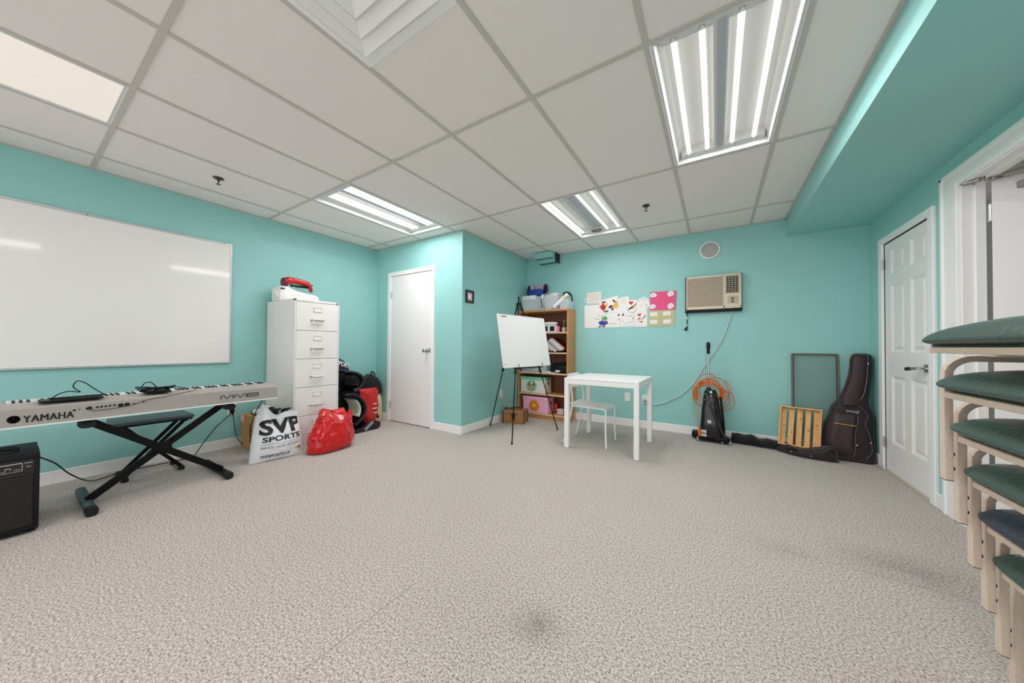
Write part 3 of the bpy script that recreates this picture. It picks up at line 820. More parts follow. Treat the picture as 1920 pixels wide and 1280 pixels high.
mb = MB(); mb.box((KX - .16, .54, .7235), (KX - .05, .67, .738), .004); mb.build('power_adapter', 'black', t, world=True)
mb = MB(); mb.tube(spline([(KX - .1, .66, .745), (KX - .11, .70, .752), (KX - .12, .76, .737), (KX - .13, .80, .730)], 6), .0025, 6); mb.build('cable_tail', 'black', t, world=True)

# ---------------------------------------------------------------- guitar amplifier
t = thing('guitar_amplifier', 'black practice amplifier on the floor at the left edge, ribbed front grille', 'amplifier', (-3.48, -.07, 0))
ay0, ay1, ax0, ax1, ah = -.27, .128, -3.67, -3.285, .448
mb = MB(); mb.prism([(ax0, .02), (ax0 - .005, .06), (ax0 - .005, ah - .01), (ax0 + .02, ah), (ax1 - .02, ah), (ax1, ah - .02), (ax1, .025), (ax1 - .02, .012), (ax0 + .02, .012)], (0, ay1 - ay0, 0), (0, ay0, 0), (1, 0, 0), (0, 0, 1)); mb.build('cabinet', 'tolex', t, world=True)
mb = MB(); mb.box((ax1 - .002, ay1 - .018, .03), (ax1 + .012, ay1, ah - .01), .005, 2); mb.box((ax1 - .002, ay0, .03), (ax1 + .012, ay0 + .018, ah - .01), .005, 2); mb.box((ax1 - .002, ay0, ah - .03), (ax1 + .014, ay1, ah - .005), .006, 2); mb.box((ax1 - .002, ay0, .02), (ax1 + .014, ay1, .04), .005, 2); mb.build('front_frame', 'tolex', t, world=True)
mb = MB(); mb.box((ax1, ay0 + .018, .04), (ax1 + .003, ay1 - .018, .338)); g = mb.build('speaker_grille', 'grille', t, world=True)
mb = MB()
for k in range(22): z = .05 + k * .0128; mb.box((ax1 + .003, ay0 + .02, z), (ax1 + .006, ay1 - .02, z + .005), .001)
mb.build('grille_ribs', 'grille_bar', g, world=True)
mb = MB(); mb.box((ax1 + .001, ay0 + .018, .336), (ax1 + .007, ay1 - .018, .342), .001); mb.build('trim_strip', 'dark_metal', t, world=True)
mb = MB(); mb.box((ax1, ay0 + .018, .345), (ax1 + .004, ay1 - .018, .418)); p = mb.build('control_panel', 'black_gloss', t, world=True)
mb = MB(); x = ax1 + .0045
for a, b in (((.000, .400), (.072, .404)), ((-.02, .358), (.072, .3595)), ((.0705, .36), (.0725, .402)), ((.008, .366), (.022, .368)), ((.046, .368), (.066, .370)), ((.078, .398), (.104, .401)), ((.084, .377), (.1, .3795))): mb.box((x, a[0], a[1]), (x + .0008, b[0], b[1]))
mb.tube([(x, .028 + .009 * math.cos(q), .374 + .009 * math.sin(q)) for q in [i * PI / 6 for i in range(7)]], .0015, 6)
mb.build('panel_markings', 'alu', p, world=True)
for y in (-.2, -.15, -.1, -.05):
    mb = MB(); mb.lathe((ax1 + .004, y, .382), [(.011, 0), (.010, .014), (.002, .015)], axis='X', n=14); mb.build('control_knob', 'black', p, world=True)
mb = MB(); mb.tube(spline([(ax1 - .15, -.19, ah), (ax1 - .15, -.185, ah + .014), (ax1 - .15, -.07, ah + .022), (ax1 - .15, .045, ah + .014), (ax1 - .15, .05, ah)], 6), .011, 8); mb.build('carry_handle', 'rubber', t, world=True)
for y in (ay0 + .02, ay1 - .02):
    for x in (ax0 + .03, ax1 - .04):
        mb = MB(); mb.lathe((x, y, 0), [(.014, 0), (.016, .014)], n=12); mb.build('rubber_foot', 'rubber', t, world=True)

# ---------------------------------------------------------------- filing cabinet
t = thing('filing_cabinet', 'tall light grey metal filing cabinet with five drawers against the left wall', 'cabinet', (-3.935, 1.815, 0))
cx0, cx1, cy0, cy1, ch = -4.252, -3.612, 1.585, 2.043, 1.548
mb = MB(); mb.box((cx0, cy0, .0), (cx1 - .02, cy1, ch), .003); mb.box((cx1 - .025, cy0, .0), (cx1, cy0 + .013, ch - .002), .002); mb.box((cx1 - .025, cy1 - .013, 0), (cx1, cy1, ch - .002), .002); mb.box((cx1 - .025, cy0, ch - .024), (cx1, cy1, ch), .002); mb.box((cx1 - .025, cy0, 0), (cx1 - .004, cy1, .045), .002)
mb.build('cabinet_body', 'cab', t, world=True)
zt = [.045, .332, .628, .925, 1.22, 1.521]
for k in range(5):
    mb = MB(); mb.box((cx1 - .02, cy0 + .015, zt[k] + .003), (cx1 - .001, cy1 - .015, zt[k + 1] - .003), .003); d = mb.build('drawer', 'cab', t, world=True)
    z = zt[k + 1] - .075; yc = (cy0 + cy1) / 2 - .005
    mb = MB()
    for a, b in (((-.042, -.024), (.042, -.019)), ((-.042, .019), (.042, .024)), ((-.042, -.024), (-.037, .024)), ((.037, -.024), (.042, .024))): mb.box((cx1 - .002, yc + a[0], z + a[1]), (cx1 + .004, yc + b[0], z + b[1]), .001)
    l = mb.build('label_holder', 'alu', d, world=True)
    mb = MB(); mb.box((cx1 - .001, yc - .037, z - .019), (cx1 + .0012, yc + .037, z + .019)); mb.build('label_card', 'paper', d, world=True)
    z = zt[k + 1] - .187
    mb = MB(); mb.tube(spline([(cx1, yc - .056, z), (cx1 + .024, yc - .055, z), (cx1 + .028, yc - .048, z), (cx1 + .028, yc + .048, z), (cx1 + .024, yc + .055, z), (cx1, yc + .056, z)], 5), .005, 8); mb.box((cx1 - .001, yc - .075, z - .008), (cx1 + .006, yc - .05, z + .008), .002); mb.box((cx1 + .012, yc - .045, z - .012), (cx1 + .026, yc + .045, z + .002), .003); mb.build('drawer_handle', 'chrome', d, world=True)
mb = MB(); mb.lathe((cx1, cy1 - .03, ch - .012), [(.008, 0), (.008, .004), (.003, .005)], axis='X', n=12); mb.build('lock', 'dark_metal', t, world=True)

# on top of the cabinet
t = thing('white_appliance', 'white rounded sewing machine like appliance lying on top of the filing cabinet', 'appliance', (-4.06, 1.82, ch))
mb = MB()
rings = []
for y, zt_, xw in ((1.585, .10, .08), (1.59, .15, .10), (1.62, .165, .115), (1.67, .165, .118), (1.70, .15, .118), (1.76, .125, .118), (1.86, .115, .118), (1.96, .10, .118), (1.985, .085, .11), (1.99, .06, .10)):
    rings.append(sring((-4.06, y, ch + .002 + zt_ / 2), (1, 0, 0), (0, 0, 1), xw, zt_ / 2, 5, 28))
mb.loft(rings); mb.build('housing', 'white_plastic', t, world=True)
mb = MB(); mb.box((-3.948, 1.70, ch + .070), (-3.936, 1.975, ch + .082), .003); mb.build('seam_ridge', 'white_trim', t, world=True)
mb = MB(); mb.box((-3.948, 1.735, ch + .022), (-3.936, 1.80, ch + .036), .002); mb.build('front_slot', 'ink', t, world=True)
for y in (1.825, 1.845):
    mb = MB(); mb.lathe((-3.944, y, ch + .03), [(.007, 0), (.006, .008), (.002, .009)], axis='X', n=10); mb.build('front_button', 'ink', t, world=True)
mb = MB(); mb.lathe((-4.02, 1.597, ch + .065), [(.034, .014), (.042, 0), (.042, -.02), (.03, -.03), (.004, -.032)], axis='Y', n=24); mb.build('hand_wheel', 'white_plastic', t, world=True)
mb = MB(); mb.box((-3.98, 1.592, ch + .125), (-3.94, 1.63, ch + .14), .004); mb.build('corner_latch', 'ink', t, world=True)
t = thing('red_hand_appliance', 'glossy red curved hand-held steam iron like appliance on top of the white appliance', 'appliance', (-4.05, 1.80, ch + .15))
path = spline([(-4.03, 1.655, .215), (-4.03, 1.69, .235), (-4.03, 1.76, .245), (-4.03, 1.84, .238), (-4.03, 1.90, .22), (-4.03, 1.935, .17)], 5)
rr = [.034 + .012 * math.sin(PI * min(1, i / 9)) if i < 20 else .04 - .001 * (i - 20) for i in range(len(path))]
mb = MB(); mb.loft([sring(Vector(p) + Vector((0, 0, ch)), (1, 0, 0), (0, -.15, 1), r_ * 1.2, r_ * .95, 3, 20) for p, r_ in zip(path, rr)]); mb.build('shell', 'red', t, world=True)
mb = MB(); mb.sell((-4.03, 1.66, ch + .215), (.05, .035, .052), .8, 20, 10); mb.build('rear_cap', mat('maroon_plastic', (96, 30, 38), .3, coat=.2), t, world=True)
mb = MB(); mb.box((-4.05, 1.72, ch + .178), (-4.0, 1.9, ch + .199), .005); mb.sell((-4.03, 1.945, ch + .222), (.008, .012, .008), 1, 10, 6); mb.build('sole', 'black', t, world=True)
mb = MB(); mb.tube(spline([(-3.985, 1.72, ch + .19), (-3.955, 1.77, ch + .15), (-3.945, 1.85, ch + .128), (-3.95, 1.90, ch + .14), (-3.99, 1.92, ch + .165)], 6), .0025, 6); mb.build('cord', 'gray_ink', t, world=True)

# ---------------------------------------------------------------- carton, bags and car seats by the cabinet
t = thing('cardboard_box', 'brown cardboard box with handwriting, behind the white sports bag', 'box', (-4.0, 1.44, 0), 0)
mb = MB(); mb.box((-4.20, 1.352, 0), (-3.83, 1.555, .345), .002); mb.build('carton', 'cardboard', t, world=True)
for s, y in ((-1, 1.352), (1, 1.5)):
    mb = MB(); mb.box((-4.20, y - (.0 if s > 0 else .005), .346), (-3.83, y + .055, .35)); mb.build('flap', 'cardboard', t, world=True)
mb = MB(); mb.box((-4.203, 1.349, .27), (-4.13, 1.3515, .352)); mb.build('packing_tape', 'light_pink', t, world=True)
mb = MB(); mb.text('UAA 3', .075, (-3.98, 1.350, .27), (0, 0, -1), (1, 0, 0), wx=.9, bold=.001); mb.build('marker_writing', 'leather_dark', t, world=True)
t = thing('sports_shoe', 'white and black sports shoe lying on top of the brown cardboard box', 'shoe', (-3.93, 1.43, .352))
mb = MB(); mb.loft([sring((-4.06 + .03 * i, 1.41 + .012 * i, .352 + h / 2), (0, 1, 0), (0, 0, 1), w_, h / 2, 3, 18) for i, (w_, h) in enumerate(((.02, .03), (.036, .05), (.04, .055), (.036, .06), (.034, .075), (.036, .09), (.036, .085), (.03, .06)))]); mb.build('upper', 'white_plastic', t, world=True)
mb = MB(); mb.box((-4.07, 1.385, .3515), (-3.84, 1.48, .362), .004); mb.build('sole', 'ink', t, world=True)
mb = MB(); mb.sell((-4.045, 1.412, .375), (.02, .03, .018), .8, 14, 8); mb.sell((-3.86, 1.49, .405), (.03, .03, .03), .8, 14, 8); mb.build('toe_cap', 'ink', t, world=True)

# white sports bag: front and back sheets with creases
def bag_pt(u, v, s):
    """u across 0..1, v up 0..1, s = +1 the printed side"""
    bl, br = Vector((-3.475, 1.195, .004)), Vector((-3.425, 1.615, .004))
    top = .50 * (1 - .19 * max(0, u - .12) ** .6 + .0 * u) - .05 * math.exp(-((u - .45) / .16) ** 2) + .035 * math.exp(-((u - .2) / .07) ** 2)
    if u < .18: top -= (.18 - u) * .6
    y0 = bl.lerp(br, u)
    squeeze = 1 - .16 * v - .06 * v * v
    c = .56 + .0 * v
    base = bl.lerp(br, c + (u - c) * squeeze + .045 * v)
    d = 4 * u * (1 - u)
    th = .012 + .075 * (d ** .6) * (math.sin(PI * min(1, v * 1.25 + .06)) ** .8) + .03 * d * v
    n = .007 * noise.noise(Vector((u * 5, v * 6, s * 3))) + .005 * noise.noise(Vector((u * 13, v * 11, s * 9)))
    crease = .006 * math.sin(12 * (u + v * .7)) * v * d
    x = base.x - .055 - .085 * v + s * (th + n * d ** .3 + crease)
    return Vector((x, base.y, max(.003, v * top)))
t = thing('sports_bag', 'white plastic shopping bag with big black SVP SPORTS print beside the filing cabinet', 'bag', (-3.5, 1.4, 0))
mb = MB(); N, Q = 40, 36
g = []
for s in (1, -1):
    for j in range(Q + 1):
        for i in range(N + 1): g.append(bag_pt(i / N, j / Q, s))
fs = []
for s in (0, 1):
    o = s * (N + 1) * (Q + 1)
    for j in range(Q):
        for i in range(N): a = o + j * (N + 1) + i; fs.append((a, a + 1, a + N + 2, a + N + 1))
o = (N + 1) * (Q + 1)
for j in range(Q):
    for i in (0, N): a = j * (N + 1) + i; fs.append((a, a + N + 1, o + a + N + 1, o + a))
for i in range(N): fs.append((i, i + 1, o + i + 1, o + i))
mb.add(g, fs); mb.build('bag_body', 'bag_white', t, 60, world=True)
def on_bag(x, y, h):
    z = y * .47; v = z / max(.1, bag_pt(x, 1, 1).z)
    return bag_pt(x, v, 1) + Vector((.0052 + h, 0, 0))
def bagtext(txt, u0, v0, size, wx, bold=.0, clip=.97, m_='ink', nm='print'):
    mb = MB(); mb.text(txt, 1.0, (0, 0, 0), (1, 0, 0), (0, 1, 0), ext=0, bold=bold, fn=lambda x, y, h: Vector((x, y, 0)))
    # cut into small faces so the print follows the creases
    bm = bmesh.new(); vv = [bm.verts.new(p) for p in mb.v]
    for f in mb.f:
        try: bm.faces.new([vv[i] for i in f])
        except ValueError: pass
    for ax in range(2):
        mx = max(p[ax] for p in mb.v)
        for k in range(1, 16 if ax == 0 else 6):
            co = [0, 0, 0]; no = [0, 0, 0]; co[ax] = mx * k / (16 if ax == 0 else 6); no[ax] = 1
            bmesh.ops.bisect_plane(bm, geom=bm.verts[:] + bm.edges[:] + bm.faces[:], plane_co=co, plane_no=no)
    W = max(p[0] for p in mb.v)
    if u0 + W * size * wx > clip:
        bmesh.ops.bisect_plane(bm, geom=bm.verts[:] + bm.edges[:] + bm.faces[:], plane_co=((clip - u0) / (size * wx), 0, 0), plane_no=(1, 0, 0), clear_outer=True)
    bm.verts.ensure_lookup_table()
    for v in bm.verts: v.co = on_bag(u0 + v.co.x * size * wx, v0 + v.co.y * size, 0)
    out = MB(); out.bm(bm); return out.build(nm, m_, t, 60, world=True, recalc=False)
bagtext('SVP', .085, .525, .365, 1.62, .035, clip=.965, nm='large_print')
bagtext('SPORTS', .14, .385, .13, 1.78, .022, clip=.97, nm='name_print')
bagtext('SERVICE | VALUE | SELECTION', .13, .26, .050, 1.17, 0, clip=.96, nm='line_print', m_='gray_ink')
bagtext('SVPSPORTS.CA', .15, .085, .072, 1.15, .015, clip=.9, nm='address_print')
mb = MB()
for (u0, u1, v0, v1) in ((.12, .9, .335, .340), ):
    for k in range(14):
        a, b = u0 + (u1 - u0) * k / 14, u0 + (u1 - u0) * (k + 1) / 14
        mb.add([on_bag(a, v0, 0), on_bag(b, v0, 0), on_bag(b, v1, 0), on_bag(a, v1, 0)], [(0, 1, 2, 3)])
mb.build('print_line', 'gray_ink', t, 0, world=True, recalc=False)
for k, m_ in ((0, 'yellow'), (1, 'green'), (2, 'crimson')):
    mb = MB(); a = .79 + k * .045
    mb.add([on_bag(a, .155, 0), on_bag(a + .035, .155, 0), on_bag(a + .035, .20, 0), on_bag(a, .20, 0)], [(0, 1, 2, 3)]); mb.build('colour_print', m_, t, 0, world=True, recalc=False)
for lbl, c, r_, rz_ in (('black shoe peeking out of the white sports bag, nearer its handle', (-3.60, 1.42, .43), (.04, .03, .035), 0), ('black strap bundle peeking out of the white sports bag, nearer the cabinet', (-3.59, 1.50, .425), (.035, .035, .02), 1)):
    mb = MB(); mb.sell(c, r_, .9, 20, 10, .25, 25, rz_); mb.box((c[0] + .02, c[1] - .03, c[2] + .01), (c[0] + .03, c[1] + .04, c[2] + .03), .004); solo(mb, 'packed_shoe' if rz_ == 0 else 'strap_bundle', 'ink', lbl, 'shoe' if rz_ == 0 else 'strap')

# red plastic bag in front
t = thing('red_plastic_bag', 'large glossy crumpled red plastic bag on the floor in front of the filing cabinet', 'bag', (-3.36, 1.86, 0))
mb = MB(); rings = []
for k, (z, hy, hx, cy, cx) in enumerate(((.004, .185, .10, 1.82, -3.36), (.02, .22, .125, 1.822, -3.36), (.08, .225, .14, 1.845, -3.36), (.16, .222, .135, 1.85, -3.365), (.23, .20, .12, 1.86, -3.375), (.29, .165, .10, 1.862, -3.385), (.34, .135, .075, 1.855, -3.40), (.38, .10, .05, 1.835, -3.41), (.405, .055, .02, 1.82, -3.415))):
    rg = sring((cx, cy, z), Vector((-.08, 1, 0)).normalized(), (1, .08, 0), hy, hx, 2.3, 64)
    amt = .045 * min(1, z / .2)
    rg2 = []
    for p in rg:
        w_ = noise.noise(p * 9 + Vector((3, 1, 0))) + .6 * noise.noise(p * 19); q = p + (p - Vector((cx, cy, z))).normalized() * amt * (abs(w_) * 1.1 - .35)
        if z > .25: q.z += .13 * max(0, (p.y - 1.93)) / .15 * min(1, (z - .25) / .1) - .02 * math.cos((p.y - 1.86) * 30)
        rg2.append(q)
    rings.append(rg2)
fine = []
for a, b in zip(rings[:-1], rings[1:]):
    for q in range(4): fine.append([p.lerp(r_, q / 4) + (p - Vector((-3.37, 1.85, p.z))).normalized() * .012 * noise.noise(p.lerp(r_, q / 4) * 22) for p, r_ in zip(a, b)])
fine.append(rings[-1]); mb.loft(fine); mb.build('bag_body', 'red_bag', t, 70, world=True)
mb = MB()
# raised right corner, a pulled-up peak of plastic
pk = [Vector((-3.40, 1.93, .24)), Vector((-3.30, 2.02, .25)), Vector((-3.36, 2.062, .37)), Vector((-3.39, 1.95, .335))]
G = [[(pk[0].lerp(pk[1], a / 10)).lerp(pk[3].lerp(pk[2], a / 10), b / 10) + Vector((.014 * noise.noise(Vector((a * .5, b * .6, 1))), 0, .008 * noise.noise(Vector((a * .6, b * .4, 5))))) for a in range(11)] for b in range(11)]
mb.loft(G, caps=False, closed=False); mb.loft([[p - Vector((.012, 0, 0)) for p in r_] for r_ in G], caps=False, closed=False)
mb.build('pulled_corner', 'red_bag', t, 70, world=True)

# black infant car seats, one stacked in the other, behind the cabinet's right side
def carseat(label, z0, sc, dy, liner, sy=1.0):
    t = thing('infant_car_seat', label, 'car seat', (-3.86, 2.22 + dy, z0), 0, 'car seats beside the filing cabinet')
    mb = MB(); R = []
    for k in range(15):
        a = math.radians(-62 + k * 11.5); rO, rI = .255 * sc, .195 * sc
        c = Vector((-3.90, 2.20 + dy, z0 + .26 * sc))
        dO = Vector((0, sy / sc * math.cos(a), math.sin(a)))
        w_ = .165 * (1 - .25 * abs(k - 7) / 7)
        R.append(sring(c + dO * (rO + rI) / 2, (1, 0, 0), dO, w_, (rO - rI) / 2, 4, 20))
    mb.loft(R); mb.build('shell', 'black', t, 50, world=True)
    mb = MB(); R = []
    for k in range(15):
        a = math.radians(-62 + k * 11.5); c = Vector((-3.90, 2.20 + dy, z0 + .26 * sc)) + Vector((.158 * (1 - .25 * abs(k - 7) / 7), .228 * sy * math.cos(a), .228 * sc * math.sin(a)))
        R.append(c)
    mb.tube(R, .016, 8); mb.build('rim', 'black_gloss', t, 50, world=True)
    mb = MB(); R = []
    for k in range(9):
        a = math.radians(-30 + k * 10); dO = Vector((0, sy / sc * math.cos(a), math.sin(a))); R.append(sring(Vector((-3.90, 2.20 + dy, z0 + .26 * sc)) + dO * .175 * sc, (1, 0, 0), dO, .13, .014, 4, 16))
    mb.loft(R); mb.build('liner', liner, t, 50, world=True)
    return t
t = carseat('black infant car seat with a pale liner standing beside the filing cabinet on the floor', .02, .93, .05, 'off_white', .98)
mb = MB(); mb.prism([(2.08, 0), (2.60, 0), (2.64, .03), (2.64, .085), (2.56, .115), (2.46, .10), (2.36, .05), (2.2, .03), (2.08, .03)], (.20, 0, 0), (-3.88, 0, 0), (0, 1, 0), (0, 0, 1)); b_ = mb.build('seat_base', 'black_gloss', t, 30, world=True)
mb = MB(); mb.bar((-3.676, 2.42, .02), (-3.676, 2.53, .105), .008, .035, bev=.002); mb.build('base_lever', 'grey_strap', b_, 30, world=True)
carseat('black fabric infant car seat stacked on top of the other car seat', .475, .56, .04, 'black_fabric', .88)
t = thing('patterned_bag', 'dark purple bag with white lettering against the wall behind the car seats', 'bag', (-4.14, 2.26, 0))
mb = MB(); mb.loft([wrinkle(sring((-4.15, 2.26 + dy, z), (0, 1, 0), (1, 0, 0), hy, hx, 2.6, 36), .010, 12) for z, hy, hx, dy in ((.004, .09, .06, -.05), (.40, .09, .07, -.05), (.62, .13, .075, 0), (.72, .225, .085, 0), (.80, .205, .09, -.005), (.87, .16, .08, -.03), (.93, .09, .06, -.06), (.975, .02, .02, -.08))]); mb.build('bag_body', 'navy', t, 60, world=True)
mb = MB(); mb.text('SPORT', .075, (-4.052, 2.26, .83), (0, 1, -.35), (0, .35, 1), wx=.8, bold=.002); mb.build('white_lettering', 'white_plastic', t, world=True)
t = thing('dark_backpack', 'small black backpack against the left wall between the car seats and the closet', 'backpack', (-4.16, 2.51, 0))
mb = MB(); mb.loft([wrinkle(sring((-4.165, 2.51, z), (0, 1, 0), (1, 0, 0), hy, hx, 3.4, 36), .008, 14) for z, hy, hx in ((0.003, .09, .07), (.05, .11, .08), (.35, .115, .085), (.55, .11, .08), (.66, .10, .07), (.70, .06, .04))]); mb.build('bag_body', 'black_fabric', t, 60, world=True)
mb = MB()
for z in (.56, .61): mb.tube([(-4.085, 2.43, z), (-4.075, 2.51, z + .008), (-4.085, 2.59, z)], .004, 6)
mb.build('zipper', 'grey_strap', t, world=True)
t = thing('red_shiny_bag', 'red glossy bag with white print behind the car seats near the closet door', 'bag', (-3.955, 2.64, 0))
mb = MB(); R = []
for z, hy, hx in ((.004, .11, .08), (.03, .125, .10), (.12, .13, .105), (.25, .135, .10), (.36, .14, .09), (.44, .145, .07), (.48, .14, .045), (.495, .12, .02)):
    R.append(wrinkle(sring((-3.96, 2.64, z), (.12, 1, 0), (1, -.12, 0), hy * .93, hx * .6, 3.0, 56), .03, 10, 2))
fine = []
for a, b in zip(R[:-1], R[1:]):
    for q in range(3): fine.append([p.lerp(r_, q / 3) for p, r_ in zip(a, b)])
fine.append(R[-1]); mb.loft(fine); mb.build('bag_body', 'red_bag', t, 70, world=True)
mb = MB()
for y, z, l in ((2.70, .28, .06), (2.70, .22, .07), (2.71, .16, .05)): mb.box((-3.894, y - l / 2, z), (-3.884, y + l / 2, z + .010), .001)
mb.build('white_print', 'white_plastic', t, world=True)
t = thing('black_duffel_bag', 'black soft duffel bag lying on the pale canvas bag in the closet corner', 'bag', (-4.08, 2.8, .38))
mb = MB(); mb.loft([wrinkle(sring((-4.14, y, zc), (1, 0, 0), (0, -.15, 1), hx, hz, 2.6, 36), .014, 11) for y, zc, hx, hz in ((2.64, .42, .05, .05), (2.64, .44, .10, .09), (2.72, .49, .13, .14), (2.80, .53, .11, .14), (2.88, .51, .11, .12), (2.93, .47, .09, .10), (2.955, .46, .04, .05))]); mb.build('bag_body', 'black_fabric', t, 60, world=True)
mb = MB(); mb.tube(spline([(-4.06, 2.74, .60), (-4.07, 2.76, .68), (-4.08, 2.79, .70), (-4.09, 2.84, .65)], 6), .010, 8); mb.tube(spline([(-4.045, 2.68, .47), (-4.03, 2.75, .54), (-4.03, 2.86, .57)], 6), .006, 6); mb.build('strap', 'black_fabric', t, world=True)
t = thing('canvas_tote_bag', 'pale beige canvas bag with a dark triangle print in the corner by the closet door', 'bag', (-4.1, 2.8, 0))
mb = MB(); mb.loft([wrinkle(sring((-4.14, 2.83, z), (0, 1, 0), (1, 0, 0), hy, hx, 4, 36), .008, 9) for z, hy, hx in ((.003, .12, .09), (.03, .13, .10), (.18, .125, .10), (.32, .115, .09), (.37, .10, .07))]); mb.build('bag_body', 'beige_cloth', t, 60, world=True)
mb = MB(); mb.prism([(0, 0), (.07, 0), (.0, .13)], (.003, 0, 0), (-4.037, 2.81, .05), (0, 1, 0), (0, 0, 1)); mb.build('triangle_print', 'ink', t, 0, world=True)

# ---------------------------------------------------------------- recess: picture, easel, bookcase
t = thing('picture_frame', 'tiny dark framed picture on the recess wall by the corner', 'picture', (XC, 3.108, 1.61))
y0, y1, z0, z1 = -.072, .085, .0, .158
for a, b in (((.001, y0, z0), (.018, y1, z0 + .028)), ((.001, y0, z1 - .028), (.018, y1, z1)), ((.001, y0, z0 + .026), (.018, y0 + .03, z1 - .026)), ((.001, y1 - .03, z0 + .026), (.018, y1, z1 - .026))):
    mb = MB(); mb.box(a, b, .004); mb.build('frame_rail', 'black_gloss', t)
mb = MB(); mb.box((.002, y0 + .025, z0 + .02), (.008, y1 - .025, z1 - .02)); p = mb.build('mat_board', mat('dusty_rose_mat', (212, 176, 178), .7), t)
mb = MB(); mb.box((.008, -.02, .05), (.009, .035, .11), .0); mb.build('print', 'paper', p)

AP = Vector((-2.10, 3.47, 1.60)); F1 = Vector((-1.887, 2.997, 0)); F2 = Vector((-1.725, 3.832, 0)); F3 = Vector((-2.575, 3.545, 0))
t = thing('easel', 'thin black folding tripod easel carrying the blank board', 'easel', (-2.06, 3.46, 0))
hub = [AP + Vector((.012, -.022, 0)), AP + Vector((.015, .03, 0)), AP + Vector((-.02, .005, 0))]
for h, f in zip(hub, (F1, F2, F3)):
    mid = h.lerp(f, .52)
    mb = MB(); mb.bar(h, mid, .016, .016, up=(1, 0, 0), bev=.003); L = mb.build('leg', 'black_metal', t, world=True)
    mb = MB(); mb.bar(mid.lerp(h, .03), f + Vector((0, 0, .012)), .011, .011, up=(1, 0, 0), bev=.002); mb.build('leg_extension', 'black_metal', L, world=True)
    mb = MB(); mb.lathe(f, [(.009, 0), (.010, .01), (.008, .03), (.006, .035)], n=12); mb.build('rubber_tip', 'rubber', L, world=True)
    mb = MB(); mb.xbox(mid, (h - f).normalized(), (0, 1, 0), (h - f).normalized().cross(Vector((0, 1, 0))).normalized(), .022, .013, .012, .003); mb.build('clamp', 'black', L, world=True)
mb = MB(); mb.lathe(AP + Vector((0, 0, -.015)), [(.012, 0), (.032, .004), (.034, .02), (.03, .034), (.012, .04)], n=18); mb.build('hub', 'black', t, world=True)
mb = MB(); mb.tube(spline([AP + Vector((.0, 0, .02)), AP + Vector((.0, .0, .075))], 3), .008, 8); mb.sell(AP + Vector((0, 0, .085)), (.012, .012, .014), 1, 12, 8); mb.build('top_clip', 'black', t, world=True)
def onleg(h, f, z): return h + (f - h) * ((h.z - z) / (h.z - f.z))
g1, g2 = onleg(hub[0], F1, .812), onleg(hub[1], F2, .812)
mb = MB(); mb.bar(g1 + (g1 - g2) * .06, g2 + (g2 - g1) * .06, .018, .012, bev=.002)
mb.build('tray_bar', 'black_metal', t, world=True)
for g in (g1, g2):
    mb = MB(); nrm = Vector((.966, -.187, 0)); mb.xbox(g + nrm * .02 + Vector((0, 0, -.002)), nrm, (.187, .966, 0), (0, 0, 1), .035, .008, .004, .001); mb.tube([g + nrm * .05, g + nrm * .056 + Vector((0, 0, .025)), g + nrm * .052 + Vector((0, 0, .055))], .004, 8); mb.build('tray_hook', 'black', t, world=True)
mb = MB(); k = onleg(hub[2], F3, .80); mb.tube(spline([g1.lerp(g2, .2), g1.lerp(g2, .35) + Vector((-.02, 0, -.02)), g1.lerp(g2, .6) + Vector((-.01, 0, -.025)), g1.lerp(g2, .8)], 6), .003, 6); mb.build('spreader_wire', 'black', t, world=True)
# the board
n_ = (F2 - F1).cross(AP - F1).normalized()
if n_.x < 0: n_ = -n_
u_ = (F2 - F1); u_.z = 0; u_.normalize(); w_ = n_.cross(u_).normalized()
if w_.z < 0: w_ = -w_
B0 = Vector((-2.028, 3.019, .827)) + n_ * .012
t = thing('blank_board', 'blank white board resting on the black easel', 'board', B0 + u_ * .433)
mb = MB(); W_, H_ = .867, .625; mb.xbox(B0 + u_ * W_ / 2 + w_ * H_ / 2, u_, n_, w_, W_ / 2, .0045, H_ / 2, .001); mb.build('board_panel', 'foamboard', t, world=True)
mb = MB()
for a, b, hu, hw in ((.5, 1, .4335, .004), (.5, 0, .4335, .004), (0, .5, .004, .3125), (1, .5, .004, .3125)): mb.xbox(B0 + u_ * W_ * a + w_ * H_ * b, u_, n_, w_, hu, .0062, hw, .001)
mb.build('board_edging', 'white_plastic', t, world=True)
mb = MB(); mb.xbox(B0 + u_ * .10 + w_ * (H_ - .022) + n_ * .0052, u_, n_, w_, .045, .0006, .006); mb.build('corner_label', 'gray_ink', t, world=True)
mb = MB(); mb.lathe(B0 + u_ * .03 + w_ * .03 + n_ * .005, [(.006, 0), (.004, .002)], d=n_, n=10); mb.build('board_pin', 'ink', t, world=True)

